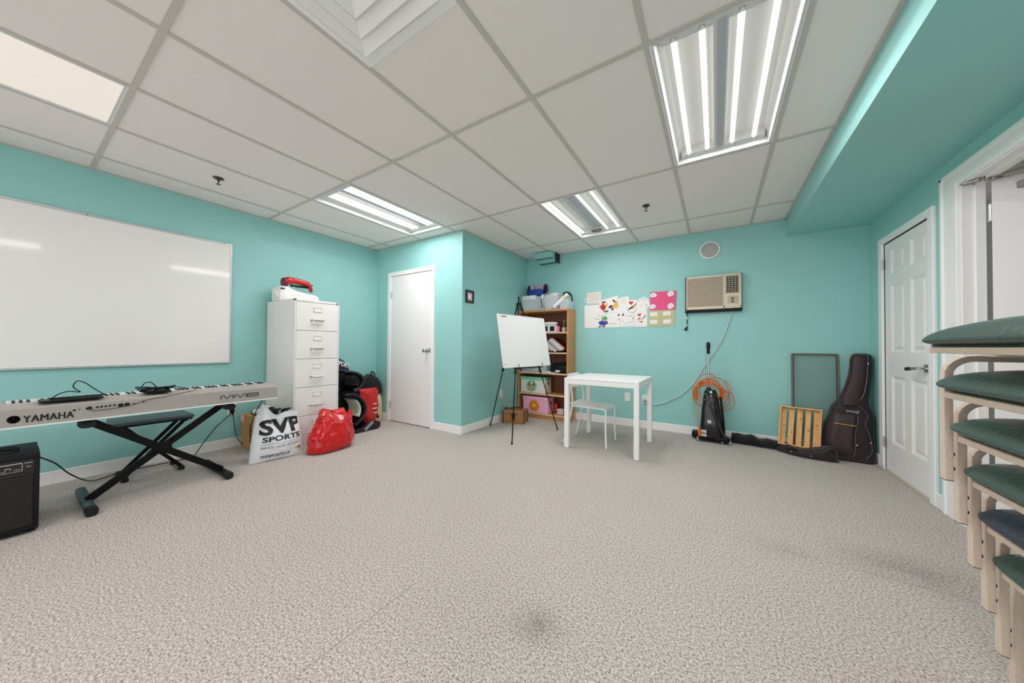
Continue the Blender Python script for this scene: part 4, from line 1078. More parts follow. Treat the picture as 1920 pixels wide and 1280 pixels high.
bx0, bx1, by0, by1, bh = -2.59, -1.762, 4.27, 4.552, 1.612
t = thing('bookcase', 'tall light brown wooden bookcase with five shelves in the recess corner', 'bookcase', ((bx0 + bx1) / 2, 4.41, 0))
mb = MB(); mb.box((bx0, by0, 0), (bx0 + .025, by1, bh - .001), .001); mb.build('side_panel', 'wood', t, world=True)
mb = MB(); mb.box((bx1 - .025, by0, 0), (bx1, by1, bh - .001), .001); mb.build('side_panel', 'wood', t, world=True)
mb = MB(); mb.box((bx0 - .003, by0 - .004, bh - .026), (bx1 + .003, by1, bh), .002); mb.build('top_panel', 'wood', t, world=True)
mb = MB(); mb.box((bx0 + .02, by1 - .008, .02), (bx1 - .02, by1 - .002, bh - .01)); mb.build('back_panel', 'wood_shaded', t, world=True)
SH = [.082, .372, .684, .986, 1.281]
for z in SH:
    mb = MB(); mb.box((bx0 + .0255, by0 + .003, z - .02), (bx1 - .0255, by1 - .009, z), .001); s_ = mb.build('shelf', 'wood', t, world=True)
    mb = MB(); mb.box((bx0 + .0255, by0 + .0005, z - .0202), (bx1 - .0255, by0 + .003, z + .0002)); mb.build('shelf_edging', mat('light_edging', (226, 196, 158), .5), s_, world=True)
mb = MB(); mb.box((bx0 + .0255, by0 + .02, 0), (bx1 - .0255, by0 + .035, .062)); mb.build('plinth', 'wood', t, world=True)

# things on top of the bookcase
def bin_(label, x0, x1, y0, y1, z0, z1, m_='clear', cat='bin', name='storage_bin', fl=.012, group='clear bins on top of the bookcase'):
    t = thing(name, label, cat, ((x0 + x1) / 2, (y0 + y1) / 2, z0), 0, group)
    mb = MB(); a = [(x0 + fl, y0 + fl), (x1 - fl, y0 + fl), (x1 - fl, y1 - fl), (x0 + fl, y1 - fl)]; b = [(x0, y0), (x1, y0), (x1, y1), (x0, y1)]; k = .004
    vs = [(x, y, z0) for x, y in a] + [(x, y, z1) for x, y in b]
    mb.add(vs, [(0, 1, 2, 3), (0, 1, 5, 4), (1, 2, 6, 5), (2, 3, 7, 6), (3, 0, 4, 7)]); mb.build('tub', m_, t, 0, world=True)
    mb = MB(); mb.tube([(x0, y0, z1), (x1, y0, z1), (x1, y1, z1), (x0, y1, z1)], .005, 6, closed=True); mb.build('rim', 'clear' if m_ == 'clear' else m_, t, world=True)
    return t
T = bh + .001
t = bin_('clear plastic bin with a milky lid slab at the left end of the bookcase top', -2.545, -2.20, 4.285, 4.50, T, T + .205)
mb = MB(); mb.box((-2.515, 4.31, T + .008), (-2.33, 4.47, T + .17), .01); mb.build('folded_contents', 'off_white', t, world=True)
mb = MB(); mb.box((-2.525, 4.277, T + .165), (-2.30, 4.36, T + .232), .012, 2); mb.build('lid', 'white_plastic', t, world=True)
mb = MB(); mb.box((-2.203, 4.29, T), (-2.178, 4.34, T + .235), .006); solo(mb, 'white_upright_panel', 'white_plastic', 'narrow white upright plastic edge beside the left clear bin on the bookcase', 'panel')
mb = MB(); mb.box((-2.46, 4.36, T + .238), (-2.25, 4.48, T + .335), .008, 2); t = solo(mb, 'blue_tub', 'blue', 'small blue plastic tub sitting on the left clear bin', 'tub')
t = thing('printed_box', 'lilac box with dark printed figures at its ends, behind the blue tub', 'box', (-2.38, 4.51, T + .21))
mb = MB(); mb.box((-2.555, 4.50, T + .21), (-2.21, 4.545, T + .425), .003); mb.build('carton', 'lilac', t, world=True)
for x, w in ((-2.53, .035), (-2.235, .042)):
    mb = MB(); mb.sell((x, 4.499, T + .33 + (.02 if x > -2.3 else 0)), (w, .004, .075), .9, 18, 8); mb.sell((x, 4.499, T + .40), (w * .7, .004, .03), 1, 14, 8); mb.build('printed_figure', mat('dark_violet_print', (46, 22, 52), .6), t, world=True)
mb = MB(); mb.text('ABC', .05, (-2.45, 4.4995, T + .37), (1, 0, 0), (0, 0, 1)); mb.v = [v for v in mb.v]; mb2 = MB(); mb2.box((-2.44, 4.4985, T + .365), (-2.32, 4.4998, T + .37)); mb2.sell((-2.43, 4.499, T + .395), (.018, .002, .014), 1, 12, 6); mb2.build('printed_line', 'pink', t, world=True)
t = bin_('wide clear bin full of folded grey-white papers in the middle of the bookcase top', -2.165, -1.935, 4.29, 4.50, T, T + .19)
mb = MB()
for k in range(9): dx = random.uniform(-.006, .006); mb.box((-2.145 + dx, 4.31, T + .006 + k * .024), (-1.955 + dx, 4.49, T + .024 + k * .024), .004)
mb.build('paper_stack', 'paper', t, world=True)
mb = MB(); mb.sell((-2.02, 4.38, T + .232), (.09, .08, .02), .9, 22, 8, .2, 20); mb.build('crumpled_sheet', 'paper', t, 60, world=True)
t = bin_('small clear bin with a rolled sheet and dark cables on the bookcase top', -1.925, -1.772, 4.30, 4.50, T, T + .14)
mb = MB(); mb.cyl((-1.99, 4.275, T + .03), (-1.80, 4.33, T + .215), .026, n=14); mb.build('rolled_sheet', 'paper', t, world=True)
mb = MB(); mb.sell((-1.835, 4.31, T + .165), (.03, .02, .028), .9, 14, 8); mb.build('yellow_scrap', 'yellow', t, world=True)
mb = MB()
for q in range(4): mb.tube(spline([(-1.93 + .01 * q, 4.42, T + .15), (-1.88, 4.40 - .01 * q, T + .215 + .008 * q), (-1.82, 4.39, T + .235 + .006 * q), (-1.765, 4.38, T + .18 + .01 * q), (-1.75 + .005 * q, 4.37, T + .11)], 6), .006, 6)
mb.build('cable_loops', mat('navy_cable', (30, 40, 64), .5), t, world=True)
mb = MB(); mb.tube(spline([(-2.19, 4.272, T + .17), (-2.175, 4.262, T + .09), (-2.165, 4.26, T + .02)], 5), .007, 6); solo(mb, 'black_strap', 'black', 'short black strap hanging between the two clear bins on the bookcase', 'strap')

# shelf contents
z = SH[4]
t = thing('white_display_frame', 'white box with two dark windows on the top shelf of the bookcase', 'frame', (-2.10, 4.36, z))
mb = MB(); mb.box((-2.24, 4.33, z), (-1.985, 4.43, z + .105), .004); mb.build('housing', 'white_plastic', t, world=True)
for x in (-2.15, -2.04):
    mb = MB(); mb.box((x - .036, 4.326, z + .02), (x + .036, 4.331, z + .09)); mb.build('window', 'ink', t, world=True)
mb = MB(); mb.sell((-2.10, 4.40, z + .135), (.12, .05, .026), .8, 20, 8); solo(mb, 'crumpled_cloth', 'paper', 'crumpled white cloth lying on the white box on the top shelf', 'cloth')
for k, (x, m_, l) in enumerate(((-1.972, 'light_pink', 'pale pink small bottle on the top shelf, left of its deeper pink neighbour'), (-1.945, 'pink', 'deeper pink small bottle on the top shelf beside the brush jar'))):
    mb = MB(); mb.lathe((x, 4.37, z), [(.011, 0), (.012, .01), (.012, .075), (.006, .085), (.007, .095)], n=14); solo(mb, 'small_bottle', m_, l, 'bottle', 'bottles on the top shelf')
t = thing('brush_jar', 'glass jar of brushes and tools on the top shelf of the bookcase', 'jar', (-1.872, 4.38, z))
mb = MB(); mb.lathe((-1.872, 4.38, z), [(.03, 0), (.033, .01), (.033, .07), (.031, .07), (.028, .012)], n=18); mb.build('jar_glass', 'clear', t, world=True)
for k in range(9):
    a = k * .7; mb = MB(); mb.tube([(-1.872 + .01 * math.cos(a), 4.38 + .01 * math.sin(a), z + .012), (-1.872 + .035 * math.cos(a), 4.38 + .03 * math.sin(a), z + .14 + .012 * (k % 4))], [.004, .006], 6); mb.build('brush', ('ink', 'leather_dark', 'green', 'ink', 'yellow')[k % 5], t, world=True)
mb = MB(); mb.lathe((-1.812, 4.39, z), [(.016, 0), (.017, .055), (.012, .06)], n=14); solo(mb, 'wooden_pot', 'olive', 'small pale pot right of the brush jar on the top shelf', 'pot')
z = SH[3]
for k in range(6):
    m_ = ['crimson', 'paper', 'ink', 'crimson', 'paper', 'crimson'][k]; a = math.radians(38); nrm = Vector((math.sin(a), 0, math.cos(a))); d = Vector((math.cos(a), 0, -math.sin(a)))
    c = Vector((-2.03 + .0, 4.40, z + .095)) + nrm * (-.058 + .029 * k) + d * (.010 * k)
    if k == 5: c += d * .01
    lo = min((c + d * s * .13 + nrm * q * .012).z for s in (-1, 1) for q in (-1, 1)); hl = .13
    if lo < z + .002:
        hl -= (z + .003 - lo) / math.sin(a) / 2 + .001; c -= d * (.13 - hl)
    t = thing('leaning_binder', ('%s binder leaning on the second shelf, %s of the pile' % (['dark red', 'white', 'black', 'dark red', 'white', 'dark red'][k], ['lowest', 'second from the bottom', 'third from the bottom', 'fourth from the bottom', 'second from the top', 'topmost'][k])), 'binder', c - Vector((0, 0, .05)), 0, 'binders leaning on the second shelf')
    mb = MB(); mb.xbox(c + nrm * .011, d, (0, 1, 0), nrm, hl, .1, .0022, .001); mb.xbox(c - nrm * .011, d, (0, 1, 0), nrm, hl, .1, .0022, .001); mb.xbox(c + d * (hl - .003), d, (0, 1, 0), nrm, .003, .1, .013, .001); mb.build('cover', m_, t, world=True)
    mb = MB(); mb.xbox(c - d * .006, d, (0, 1, 0), nrm, hl - .012, .096, .0085); mb.build('pages', 'paper', t, world=True)
z = SH[2]
t = thing('black_printer', 'small black boxy device on the middle shelf of the bookcase', 'device', (-1.94, 4.41, z))
mb = MB(); mb.box((-2.06, 4.31, z + .003), (-1.80, 4.52, z + .125), .02, 3); mb.box((-2.03, 4.33, z + .12), (-1.84, 4.50, z + .15), .012, 2); mb.build('housing', 'black', t, world=True)
mb = MB(); mb.box((-1.975, 4.305, z + .02), (-1.905, 4.311, z + .045), .001); mb.build('label_plate', 'white_plastic', t, world=True)
bin_('low clear tray of papers on the middle shelf behind the board', -2.55, -2.12, 4.30, 4.5, z + .001, z + .10, group='trays on the shelves')
for k in range(5):
    mb = MB(); mb.xbox((-2.12 + .05 * (k % 3), 4.32 + .01 * k, z + .003 + .004 * k), Vector((1, .2 * (k - 2), 0)).normalized(), Vector((-.2 * (k - 2), 1, 0)).normalized(), (0, 0, 1), .09, .04, .0016); solo(mb, 'loose_paper', 'paper', 'loose white sheet, %s in the small pile before the black device' % ['lowest', 'second', 'middle', 'fourth', 'top'][k], 'paper', 'loose sheets on the middle shelf')
def animal_box(x0, x1, y0, y1, z0, h, body, lid, face, label, kind):
    t = thing('storage_box', label, 'box', ((x0 + x1) / 2, (y0 + y1) / 2, z0), 0, 'animal storage boxes')
    mb = MB(); mb.box((x0, y0, z0), (x1, y1, z0 + h - .03), .004); mb.build('box_body', body, t, world=True)
    mb = MB(); mb.box((x0 - .006, y0 - .006, z0 + h - .04), (x1 + .006, y1 + .004, z0 + h), .004); mb.build('lid', lid, t, world=True)
    mb = MB(); mb.lathe((x1 + .0005, (y0 + y1) / 2, z0 + h * .62), [(.02, 0), (.02, .003), (.013, .003), (.012, .0005)], axis='X', n=16); mb.build('grip_ring', 'dark_metal', t, world=True)
    cx, cz = x0 + (x1 - x0) * .45, z0 + h * .44; y = y0 - .0005
    def disc(dx, dz, rx, rz_, m_, nm, k=1):
        mb = MB(); mb.sell((cx + dx, y, cz + dz), (rx, .0012 * k, rz_), 1, 24, 8); mb.build(nm, m_, F, world=True)
    mb = MB(); mb.sell((cx, y, cz), (.085, .001, .082), 1, 28, 8); F = mb.build('printed_face', face, t, world=True)
    if kind == 'dog':
        disc(-.03, .02, .012, .026, 'leather_dark', 'patch', 2); disc(.03, .02, .012, .026, 'leather_dark', 'patch', 2); disc(0, -.02, .034, .05, 'skin_print', 'muzzle', 2); disc(0, .04, .022, .03, 'off_white', 'blaze', 1.8); disc(0, -.01, .01, .008, 'ink', 'nose', 3)
        disc(-.06, -.03, .018, .045, 'mint', 'ear', 2); disc(.06, -.03, .018, .045, 'mint', 'ear', 2)
    else:
        disc(0, .0, .055, .052, 'amber_print', 'mane', 2); disc(0, -.002, .035, .032, 'yellow', 'cheeks', 3); disc(0, -.012, .009, .007, 'ink', 'nose', 4)
        disc(-.045, -.06, .02, .016, 'orange', 'paw', 2); disc(.045, -.06, .02, .016, 'orange', 'paw', 2)
    return t
animal_box(-2.545, -2.13, 4.285, 4.50, SH[1] + .002, .235, 'off_white', 'mint', 'green', 'pale storage box with a mint lid and a green animal face print', 'dog')
animal_box(-2.495, -2.075, 4.275, 4.49, SH[0] + .002, .235, 'light_pink', 'light_pink', 'amber_print', 'pink storage box with an orange lion face print', 'lion')
mb = MB(); mb.sell((-2.03, 4.47, SH[0] + .075), (.03, .04, .072), .7, 18, 10); solo(mb, 'orange_toy', mat('orange_red_plastic', (196, 66, 34), .5), 'orange red object in the shadow right of the pink storage box', 'toy')
t = thing('patterned_box', 'small white and black patterned box on the lowest shelf', 'box', (-1.925, 4.40, SH[0]))
mb = MB(); mb.box((-1.97, 4.36, SH[0] + .002), (-1.875, 4.46, SH[0] + .075), .002); mb.build('carton', 'paper', t, world=True)
mb = MB()
for i in range(5):
    for j in range(3):
        if (i + j) % 2: mb.box((-1.965 + i * .018, 4.3585, SH[0] + .012 + j * .02), (-1.951 + i * .018, 4.3602, SH[0] + .026 + j * .02))
mb.build('pattern', 'gray_ink', t, 0, world=True)

# brown suitcase on the floor
t = thing('vintage_suitcase', 'small brown hard case with straps on the floor beside the bookcase', 'suitcase', (-2.40, 3.90, 0), math.radians(14))
mb = MB(); mb.box((-.15, -.10, .0), (.15, .10, .185), .008, 2); mb.build('case_body', 'leather', t)
mb = MB(); mb.box((-.152, -.102, .135), (.152, .102, .139), .001); mb.build('lid_seam', 'leather_dark', t)
for x in (-.15, .15):
    for y in (-.1, .1): 
        mb = MB(); mb.box((x - .005, y - .005, .0), (x + .005, y + .005, .187), .003); mb.build('corner_edge', 'leather_dark', t)
mb = MB(); mb.tube(spline([(-.05, -.06, .187), (-.045, -.03, .205), (.0, 0, .212), (.05, .03, .205), (.06, .05, .188)], 6), .008, 8); mb.build('top_handle', 'leather_dark', t)
mb = MB(); mb.box((-.02, -.108, .09), (.025, -.099, .15), .003); mb.box((-.045, -.107, .115), (.05, -.1, .125), .002); mb.sell((.0, -.112, .075), (.02, .012, .02), .9, 14, 8); mb.build('front_clasp', 'ink', t)
mb = MB(); mb.sell((-.13, -.03, .195), (.02, .03, .012), .9, 14, 8); mb.build('tied_cord', 'ink', t)

# ---------------------------------------------------------------- white table and chair
t = thing('square_table', 'small square white table with four straight legs', 'table', (-.9925, 3.59, 0))
tx, ty, th_ = .377, .375, .742
mb = MB(); mb.box((-tx, -ty, th_ - .016), (tx, ty, th_), .002); mb.build('tabletop', 'table_white', t)
mb = MB()
mb.box((-tx + .002, -ty + .002, th_ - .062), (tx - .002, -ty + .022, th_ - .0165)); mb.box((-tx + .002, ty - .022, th_ - .062), (tx - .002, ty - .002, th_ - .0165)); mb.box((-tx + .002, -ty + .022, th_ - .062), (-tx + .022, ty - .022, th_ - .0165)); mb.box((tx - .022, -ty + .022, th_ - .062), (tx - .002, ty - .022, th_ - .0165))
mb.build('apron', 'table_white', t)
for sx in (-1, 1):
    for sy in (-1, 1):
        mb = MB(); mb.box((sx * tx, sy * ty, .004), (sx * (tx - .047), sy * (ty - .047), th_ - .017), .002); l = mb.build('leg', 'table_white', t)
        mb = MB(); mb.box((sx * (tx - .008), sy * (ty - .008), 0), (sx * (tx - .039), sy * (ty - .039), .0045)); mb.build('foot_pad', 'grey_strap', l)

t = thing('white_chair', 'white plastic chair with thin tube legs tucked under the square table', 'chair', (-1.19, 3.59, 0))
sz = .425
mb = MB(); R = []
for k in range(9):
    x = -1.385 + k * .051; zz = sz + (.012 if k < 2 else 0) - (.012 * (k - 6) if k > 6 else 0) - .008 * math.sin(PI * k / 8)
    R.append(sring((x, 3.59, zz), (0, 1, 0), (0, 0, 1), .192 - (.02 if k in (0, 8) else 0), .006, 5, 28))
mb.loft(R); mb.build('seat', 'table_white', t, world=True)
for s in (-1, 1):
    y = 3.59 + s * .178
    mb = MB(); mb.tube(spline([(-.975, y + s * .01, .005), (-.985, y, .20), (-.985, y, sz - .05), (-1.0, y, sz - .018), (-1.05, y, sz - .012)], 6), .0095, 10); mb.build('leg', 'table_white', t, world=True)
    mb = MB(); mb.tube(spline([(-1.45, y + s * .01, .005), (-1.40, y, .22), (-1.355, y, .45), (-1.37, y, .60), (-1.405, y - s * .01, .73)], 6), .0095, 10); mb.build('leg', 'table_white', t, world=True)
    mb = MB(); mb.tube([(-1.05, y, sz - .012), (-1.36, y, sz - .012)], .0085, 8); mb.build('seat_rail', 'table_white', t, world=True)
mb = MB(); R = []
for k in range(7):
    z = .60 + k * .027; R.append([Vector((-1.385 - .028 * (k / 6) - .03 * (1 - (2 * q / 16 - 1) ** 2) * .8, 3.59 + (.19 - (.02 if k in (0, 6) else 0)) * (2 * q / 16 - 1), z + (.0))) for q in range(17)])
mb.loft(R, caps=False, closed=False); mb.loft([[p + Vector((-.007, 0, 0)) for p in r_] for r_ in R], caps=False, closed=False)
mb.build('backrest', 'table_white', t, world=True)

# ---------------------------------------------------------------- back wall
YW = YB - .001
def sheet(name, label, quad, m_, th=.002, off=0.0, cat='paper', group=None, parent=None):
    mb = MB(); n = len(quad); mb.prism(quad, (0, -th, 0), (0, YW - off, 0), (1, 0, 0), (0, 0, 1))
    if parent is not None: return mb.build(name, m_, parent, 0, world=True)
    c = Vector((sum(p[0] for p in quad) / n, YW - off, min(p[1] for p in quad)))
    t = thing(name, label, cat, c, 0, group); mb.build('sheet', m_, t, 0, world=True); return t
def blob(t, nm, x, z, rx, rz_, m_, off, rot=0.0, wob=0.0, n=20, y=None):
    poly = []
    for k in range(n):
        a = 2 * PI * k / n; r_ = 1 + wob * noise.noise(Vector((math.cos(a) * 1.5, math.sin(a) * 1.5, x * 20)))
        px, pz = rx * r_ * math.cos(a), rz_ * r_ * math.sin(a); poly.append((x + px * math.cos(rot) - pz * math.sin(rot), z + px * math.sin(rot) + pz * math.cos(rot)))
    mb = MB(); mb.prism(poly, (0, -.0006, 0), (0, YW - off, 0), (1, 0, 0), (0, 0, 1)); return mb.build(nm, m_, t, 0, world=True)
def scrib(t, nm, pts, m_, off, r=.0016):
    mb = MB(); mb.tube([(p[0], YW - off - .0002, p[1]) for p in pts], r, 5); return mb.build(nm, m_, t, world=True)
base_t = sheet('poster_board', 'wide white poster board at the bottom of the taped drawings', [(-1.63, 1.345), (-.77, 1.345), (-.77, 1.69), (-1.63, 1.675)], 'paper', .004, 0, 'poster')
s1 = sheet('printed_page', 'small lined printed page taped at the top left of the drawings', [(-1.60, 1.69), (-1.385, 1.69), (-1.38, 1.865), (-1.595, 1.86)], 'off_white', .001, .0045, group='sheets taped to the wall')
for k in range(6): scrib(s1, 'text_line', [(-1.575, 1.835 - k * .018), (-1.41, 1.835 - k * .018)], 'light_pink', .0056, .0012)
for k, zz in enumerate((1.72, 1.755)):
    sheet('paper_tab', 'short white paper tab sticking out at the left edge, %s one' % ('lower' if k == 0 else 'upper'), [(-1.635, zz), (-1.56, zz), (-1.56, zz + .012), (-1.635, zz + .016)], 'paper', .001, .0075, group='paper tabs')
b = sheet('children_drawing', 'large drawing of two seated figures in red, yellow and purple', [(-1.435, 1.545), (-1.155, 1.55), (-1.155, 1.79), (-1.25, 1.765), (-1.42, 1.73)], 'paper', .001, .006, group='children drawings')
for (nm, x, z, rx, rz_, m_, rot) in (('red_coat', -1.355, 1.635, .034, .05, 'red', .3), ('yellow_shape', -1.315, 1.66, .022, .032, 'yellow', -.3), ('dark_hair', -1.345, 1.705, .03, .012, 'crimson', .2), ('purple_shape', -1.25, 1.635, .03, .022, 'purple', .5), ('purple_patch', -1.225, 1.60, .016, .02, 'purple', 0), ('yellow_coat', -1.19, 1.655, .032, .05, 'yellow', -.4), ('hair_lock', -1.205, 1.715, .026, .012, 'leather_dark', -.7), ('grey_base', -1.315, 1.573, .035, .014, 'gray_ink', .1)): blob(b, nm, x, z, rx, rz_, m_, .0072, rot, .35)
scrib(b, 'outline', spline([(-1.40, 1.62), (-1.41, 1.68), (-1.37, 1.725), (-1.32, 1.70)], 5), 'ink', .0075); scrib(b, 'outline', spline([(-1.16, 1.60), (-1.15, 1.66), (-1.17, 1.72)], 5), 'ink', .0075)
c = sheet('pencil_note', 'pencil note sheet between the seated figures and the heart drawing', [(-1.155, 1.635), (-1.005, 1.635), (-1.005, 1.765), (-1.15, 1.75)], 'paper', .001, .0055, group='pencil sheets')
for k in range(4): scrib(c, 'pencil_line', [(-1.135 + .02 * (k % 2), 1.735 - k * .022), (-1.04, 1.738 - k * .022)], 'gray_ink', .0066, .001)
e = sheet('heart_drawing', 'drawing with a red heart over striped leaves on a round white sheet', [(-1.05, 1.60), (-1.01, 1.54), (-.94, 1.525), (-.90, 1.58), (-.89, 1.71), (-1.01, 1.71)], 'paper', .001, .0075, group='heart drawings')
def heart(t, x, z, s, off):
    poly = [(x + s * 16 * math.sin(a) ** 3 / 17, z + s * (13 * math.cos(a) - 5 * math.cos(2 * a) - 2 * math.cos(3 * a) - math.cos(4 * a)) / 17) for a in [k * PI / 14 for k in range(28)]]
    mb = MB(); mb.prism(poly, (0, -.0006, 0), (0, YW - off, 0), (1, 0, 0), (0, 0, 1)); mb.build('heart', 'red', t, 0, world=True)
heart(e, -.975, 1.672, .03, .0088)
for k, m_ in enumerate(('ink', 'crimson', 'yellow', 'ink')): blob(e, 'leaf', -.985 + .014 * k, 1.60 + .006 * k, .007, .036, m_, .0088, -.9 + .12 * k, .2)
blob(e, 'red_leaf', -.925, 1.635, .007, .038, 'red', .0088, -.4, .2); blob(e, 'yellow_leaf', -.938, 1.615, .009, .022, 'yellow', .009, -.6, .2)
scrib(e, 'outline', spline([(-1.035, 1.615), (-1.00, 1.555), (-.94, 1.545), (-.905, 1.60)], 6), 'purple', .0088)
f = sheet('pencil_outline_sheet', 'irregular cut sheet with pencil outlines beside the pink card', [(-.885, 1.55), (-.80, 1.54), (-.735, 1.62), (-.75, 1.70), (-.80, 1.745), (-.88, 1.72)], 'paper', .001, .006, group='pencil sheets')
scrib(f, 'pencil_line', spline([(-.86, 1.69), (-.84, 1.72), (-.81, 1.69), (-.80, 1.72), (-.77, 1.69)], 5), 'gray_ink', .0072, .0012); scrib(f, 'pencil_line', spline([(-.85, 1.60), (-.83, 1.65), (-.79, 1.64), (-.78, 1.60)], 5), 'gray_ink', .0072, .0012); scrib(f, 'pencil_line', [(-.77, 1.65), (-.765, 1.60)], 'gray_ink', .0072, .0012)
# drawings on the board itself
blob(base_t, 'green_helmet', -1.335, 1.475, .042, .03, 'green', .0048, .1, .2); blob(base_t, 'blue_body', -1.35, 1.415, .065, .038, 'blue', .0048, .05, .25); blob(base_t, 'skin_arm', -1.33, 1.445, .03, .014, 'skin_print', .0050, 0, .2)
for x in (-1.40, -1.345): blob(base_t, 'dark_foot', x, 1.362, .026, .010, 'purple', .0049, .3, .2)
scrib(base_t, 'brown_branch', [(-1.475, 1.485), (-1.43, 1.47), (-1.395, 1.46)], 'leather_dark', .0048, .002); scrib(base_t, 'table_line', [(-1.27, 1.40), (-1.17, 1.405)], 'olive', .0048, .003); scrib(base_t, 'table_line', [(-1.26, 1.375), (-1.17, 1.38)], 'olive', .0048, .002)
scrib(base_t, 'green_post', [(-1.125, 1.37), (-1.125, 1.45), (-1.155, 1.455), (-1.10, 1.46)], 'olive', .0048, .003); scrib(base_t, 'green_wave', spline([(-1.09, 1.44), (-1.04, 1.385), (-1.0, 1.42), (-.98, 1.40), (-.92, 1.43)], 6), 'mint', .0048, .002); scrib(base_t, 'green_wave', [(-1.10, 1.36), (-.92, 1.362)], 'mint', .0048, .002)
for x in (-1.14, -1.08): blob(base_t, 'dark_stroke', x, 1.515, .009, .02, 'ink', .0048, -.5, .2)
scrib(base_t, 'writing_line', [(-1.05, 1.495), (-.98, 1.493), (-.90, 1.495)], 'gray_ink', .0048, .0012); blob(base_t, 'dark_dot', -.945, 1.46, .006, .014, 'ink', .0048, -.2, .1)
scrib(base_t, 'figure_outline', spline([(-1.43, 1.53), (-1.39, 1.505), (-1.35, 1.52)], 5), 'gray_ink', .0048); scrib(base_t, 'figure_outline', spline([(-1.335, 1.52), (-1.31, 1.535), (-1.30, 1.52)], 5), 'crimson', .0048)
heart(base_t, -.868, 1.505, .024, .0048)
blob(base_t, 'yellow_stem', -.865, 1.44, .008, .03, 'yellow', .0048, -.8, .2); blob(base_t, 'dark_stem', -.81, 1.47, .005, .045, 'ink', .0048, -.7, .2); blob(base_t, 'red_leaf', -.845, 1.41, .024, .008, 'red', .0048, .2, .2); blob(base_t, 'dark_leaf', -.875, 1.455, .005, .026, 'ink', .0049, -.9, .2)
scrib(base_t, 'plate_outline', spline([(-.95, 1.47), (-.94, 1.40), (-.89, 1.365), (-.82, 1.375)], 6), 'light_pink', .0048)
pk = sheet('pink_poster', 'bright pink card with four small notes, above the olive card', [(-.735, 1.558), (-.435, 1.552), (-.425, 1.79), (-.73, 1.80)], 'pink', .002, .0045, 'poster', group='cards with four notes')
for nm, x, z, rx in (('note', -.69, 1.755, 0), ('note', -.485, 1.755, 1), ('note', -.70, 1.605, 2), ('note', -.485, 1.60, 3)):
    q = blob(pk, nm, x, z, .037, .033, 'paper', .0066, .1 * rx, .5, 14)
    for k in range(2): mb = MB(); mb.tube([(x - .016, YW - .0074, z + .008 - k * .014), (x + .016, YW - .0074, z + .010 - k * .014)], .0014, 5); mb.build('pencil_mark', 'gray_ink', q, world=True)
gr = sheet('olive_poster', 'olive green card with four small white notes below the pink card', [(-.755, 1.345), (-.445, 1.345), (-.44, 1.552), (-.745, 1.556)], 'olive', .003, .001, 'poster', group='cards with four notes')
for x, z in ((-.69, 1.505), (-.535, 1.508), (-.69, 1.405), (-.53, 1.405)):
    mb = MB(); mb.prism([(-.045, -.026), (.045, -.024), (.044, .026), (-.044, .024)], (0, -.0008, 0), (x, YW - .0042, z), (1, 0, 0), (0, 0, 1)); q = mb.build('note', 'paper', gr, 0, world=True)
    mb = MB(); mb.tube([(x - .03, YW - .0052, z), (x + .03, YW - .0052, z + .002)], .0013, 5); mb.build('pencil_mark', 'light_pink', q, world=True)

# air conditioner
t = thing('air_conditioner', 'cream window air conditioner set into the back wall', 'air conditioner', (-.035, YB, 1.50))
ax_, bx_, az_, bz_, yf = -.31, .247, 1.52, 1.932, 4.498
mb = MB(); mb.box((ax_ - .012, yf + .02, az_ - .022), (bx_ + .006, YB, bz_ + .004), .003); mb.build('wall_sleeve', 'black', t, world=True)
mb = MB(); mb.box((ax_, yf, az_ + .012), (bx_, yf + .03, az_ + .045), .004, 2); mb.box((ax_, yf, bz_ - .022), (bx_, yf + .03, bz_), .004, 2); mb.box((ax_, yf, az_ + .012), (ax_ + .014, yf + .03, bz_), .004); mb.box((bx_ - .014, yf, az_ + .012), (bx_, yf + .03, bz_), .004); mb.box((.072, yf, az_ + .02), (.09, yf + .03, bz_ - .01), .003); mb.box((ax_ + .01, yf + .012, az_ + .02), (bx_ - .01, yf + .03, bz_ - .01)); mb.box((.085, yf + .003, az_ + .04), (bx_ - .01, yf + .03, 1.70), .002)
mb.build('front_panel', 'ac', t, world=True)
mb = MB()
for k in range(30): z = az_ + .05 + k * .0114; mb.box((ax_ + .016, yf + .003, z), (.072, yf + .013, z + .0075), .0015)
mb.build('intake_grille', 'ac_front', t, world=True)
mb = MB(); mb.box((.10, yf + .006, 1.712), (.222, yf + .013, 1.905)); lv = mb.build('outlet_opening', 'ink', t, world=True)
mb = MB()
for k in range(9): mb.box((.10, yf + .0005, 1.715 + k * .0225), (.222, yf + .008, 1.7185 + k * .0225))
for k in range(4): mb.box((.128 + k * .029, yf - .0005, 1.712), (.1305 + k * .029, yf + .007, 1.905))
mb.box((.094, yf, 1.706), (.101, yf + .01, 1.91)); mb.box((.221, yf, 1.706), (.228, yf + .01, 1.91))
mb.build('louvre_grid', 'ac', lv, world=True)
mb = MB(); mb.box((.112, yf + .0005, 1.585), (.215, yf + .004, 1.675), .002); cp = mb.build('control_panel', 'ac_front', t, world=True)
for z in (1.645, 1.612):
    mb = MB(); mb.lathe((.16, yf, z), [(.012, 0), (.010, .010), (.003, .011)], d=(0, -1, 0), n=16); mb.box((.158, yf - .013, z - .008), (.162, yf - .009, z + .008)); mb.build('control_knob', 'dark_metal', cp, world=True)
t = thing('power_cord', 'pale cord sweeping from the air conditioner down to the outlet behind the table', 'cord', (.15, YB - .015, 1.50))
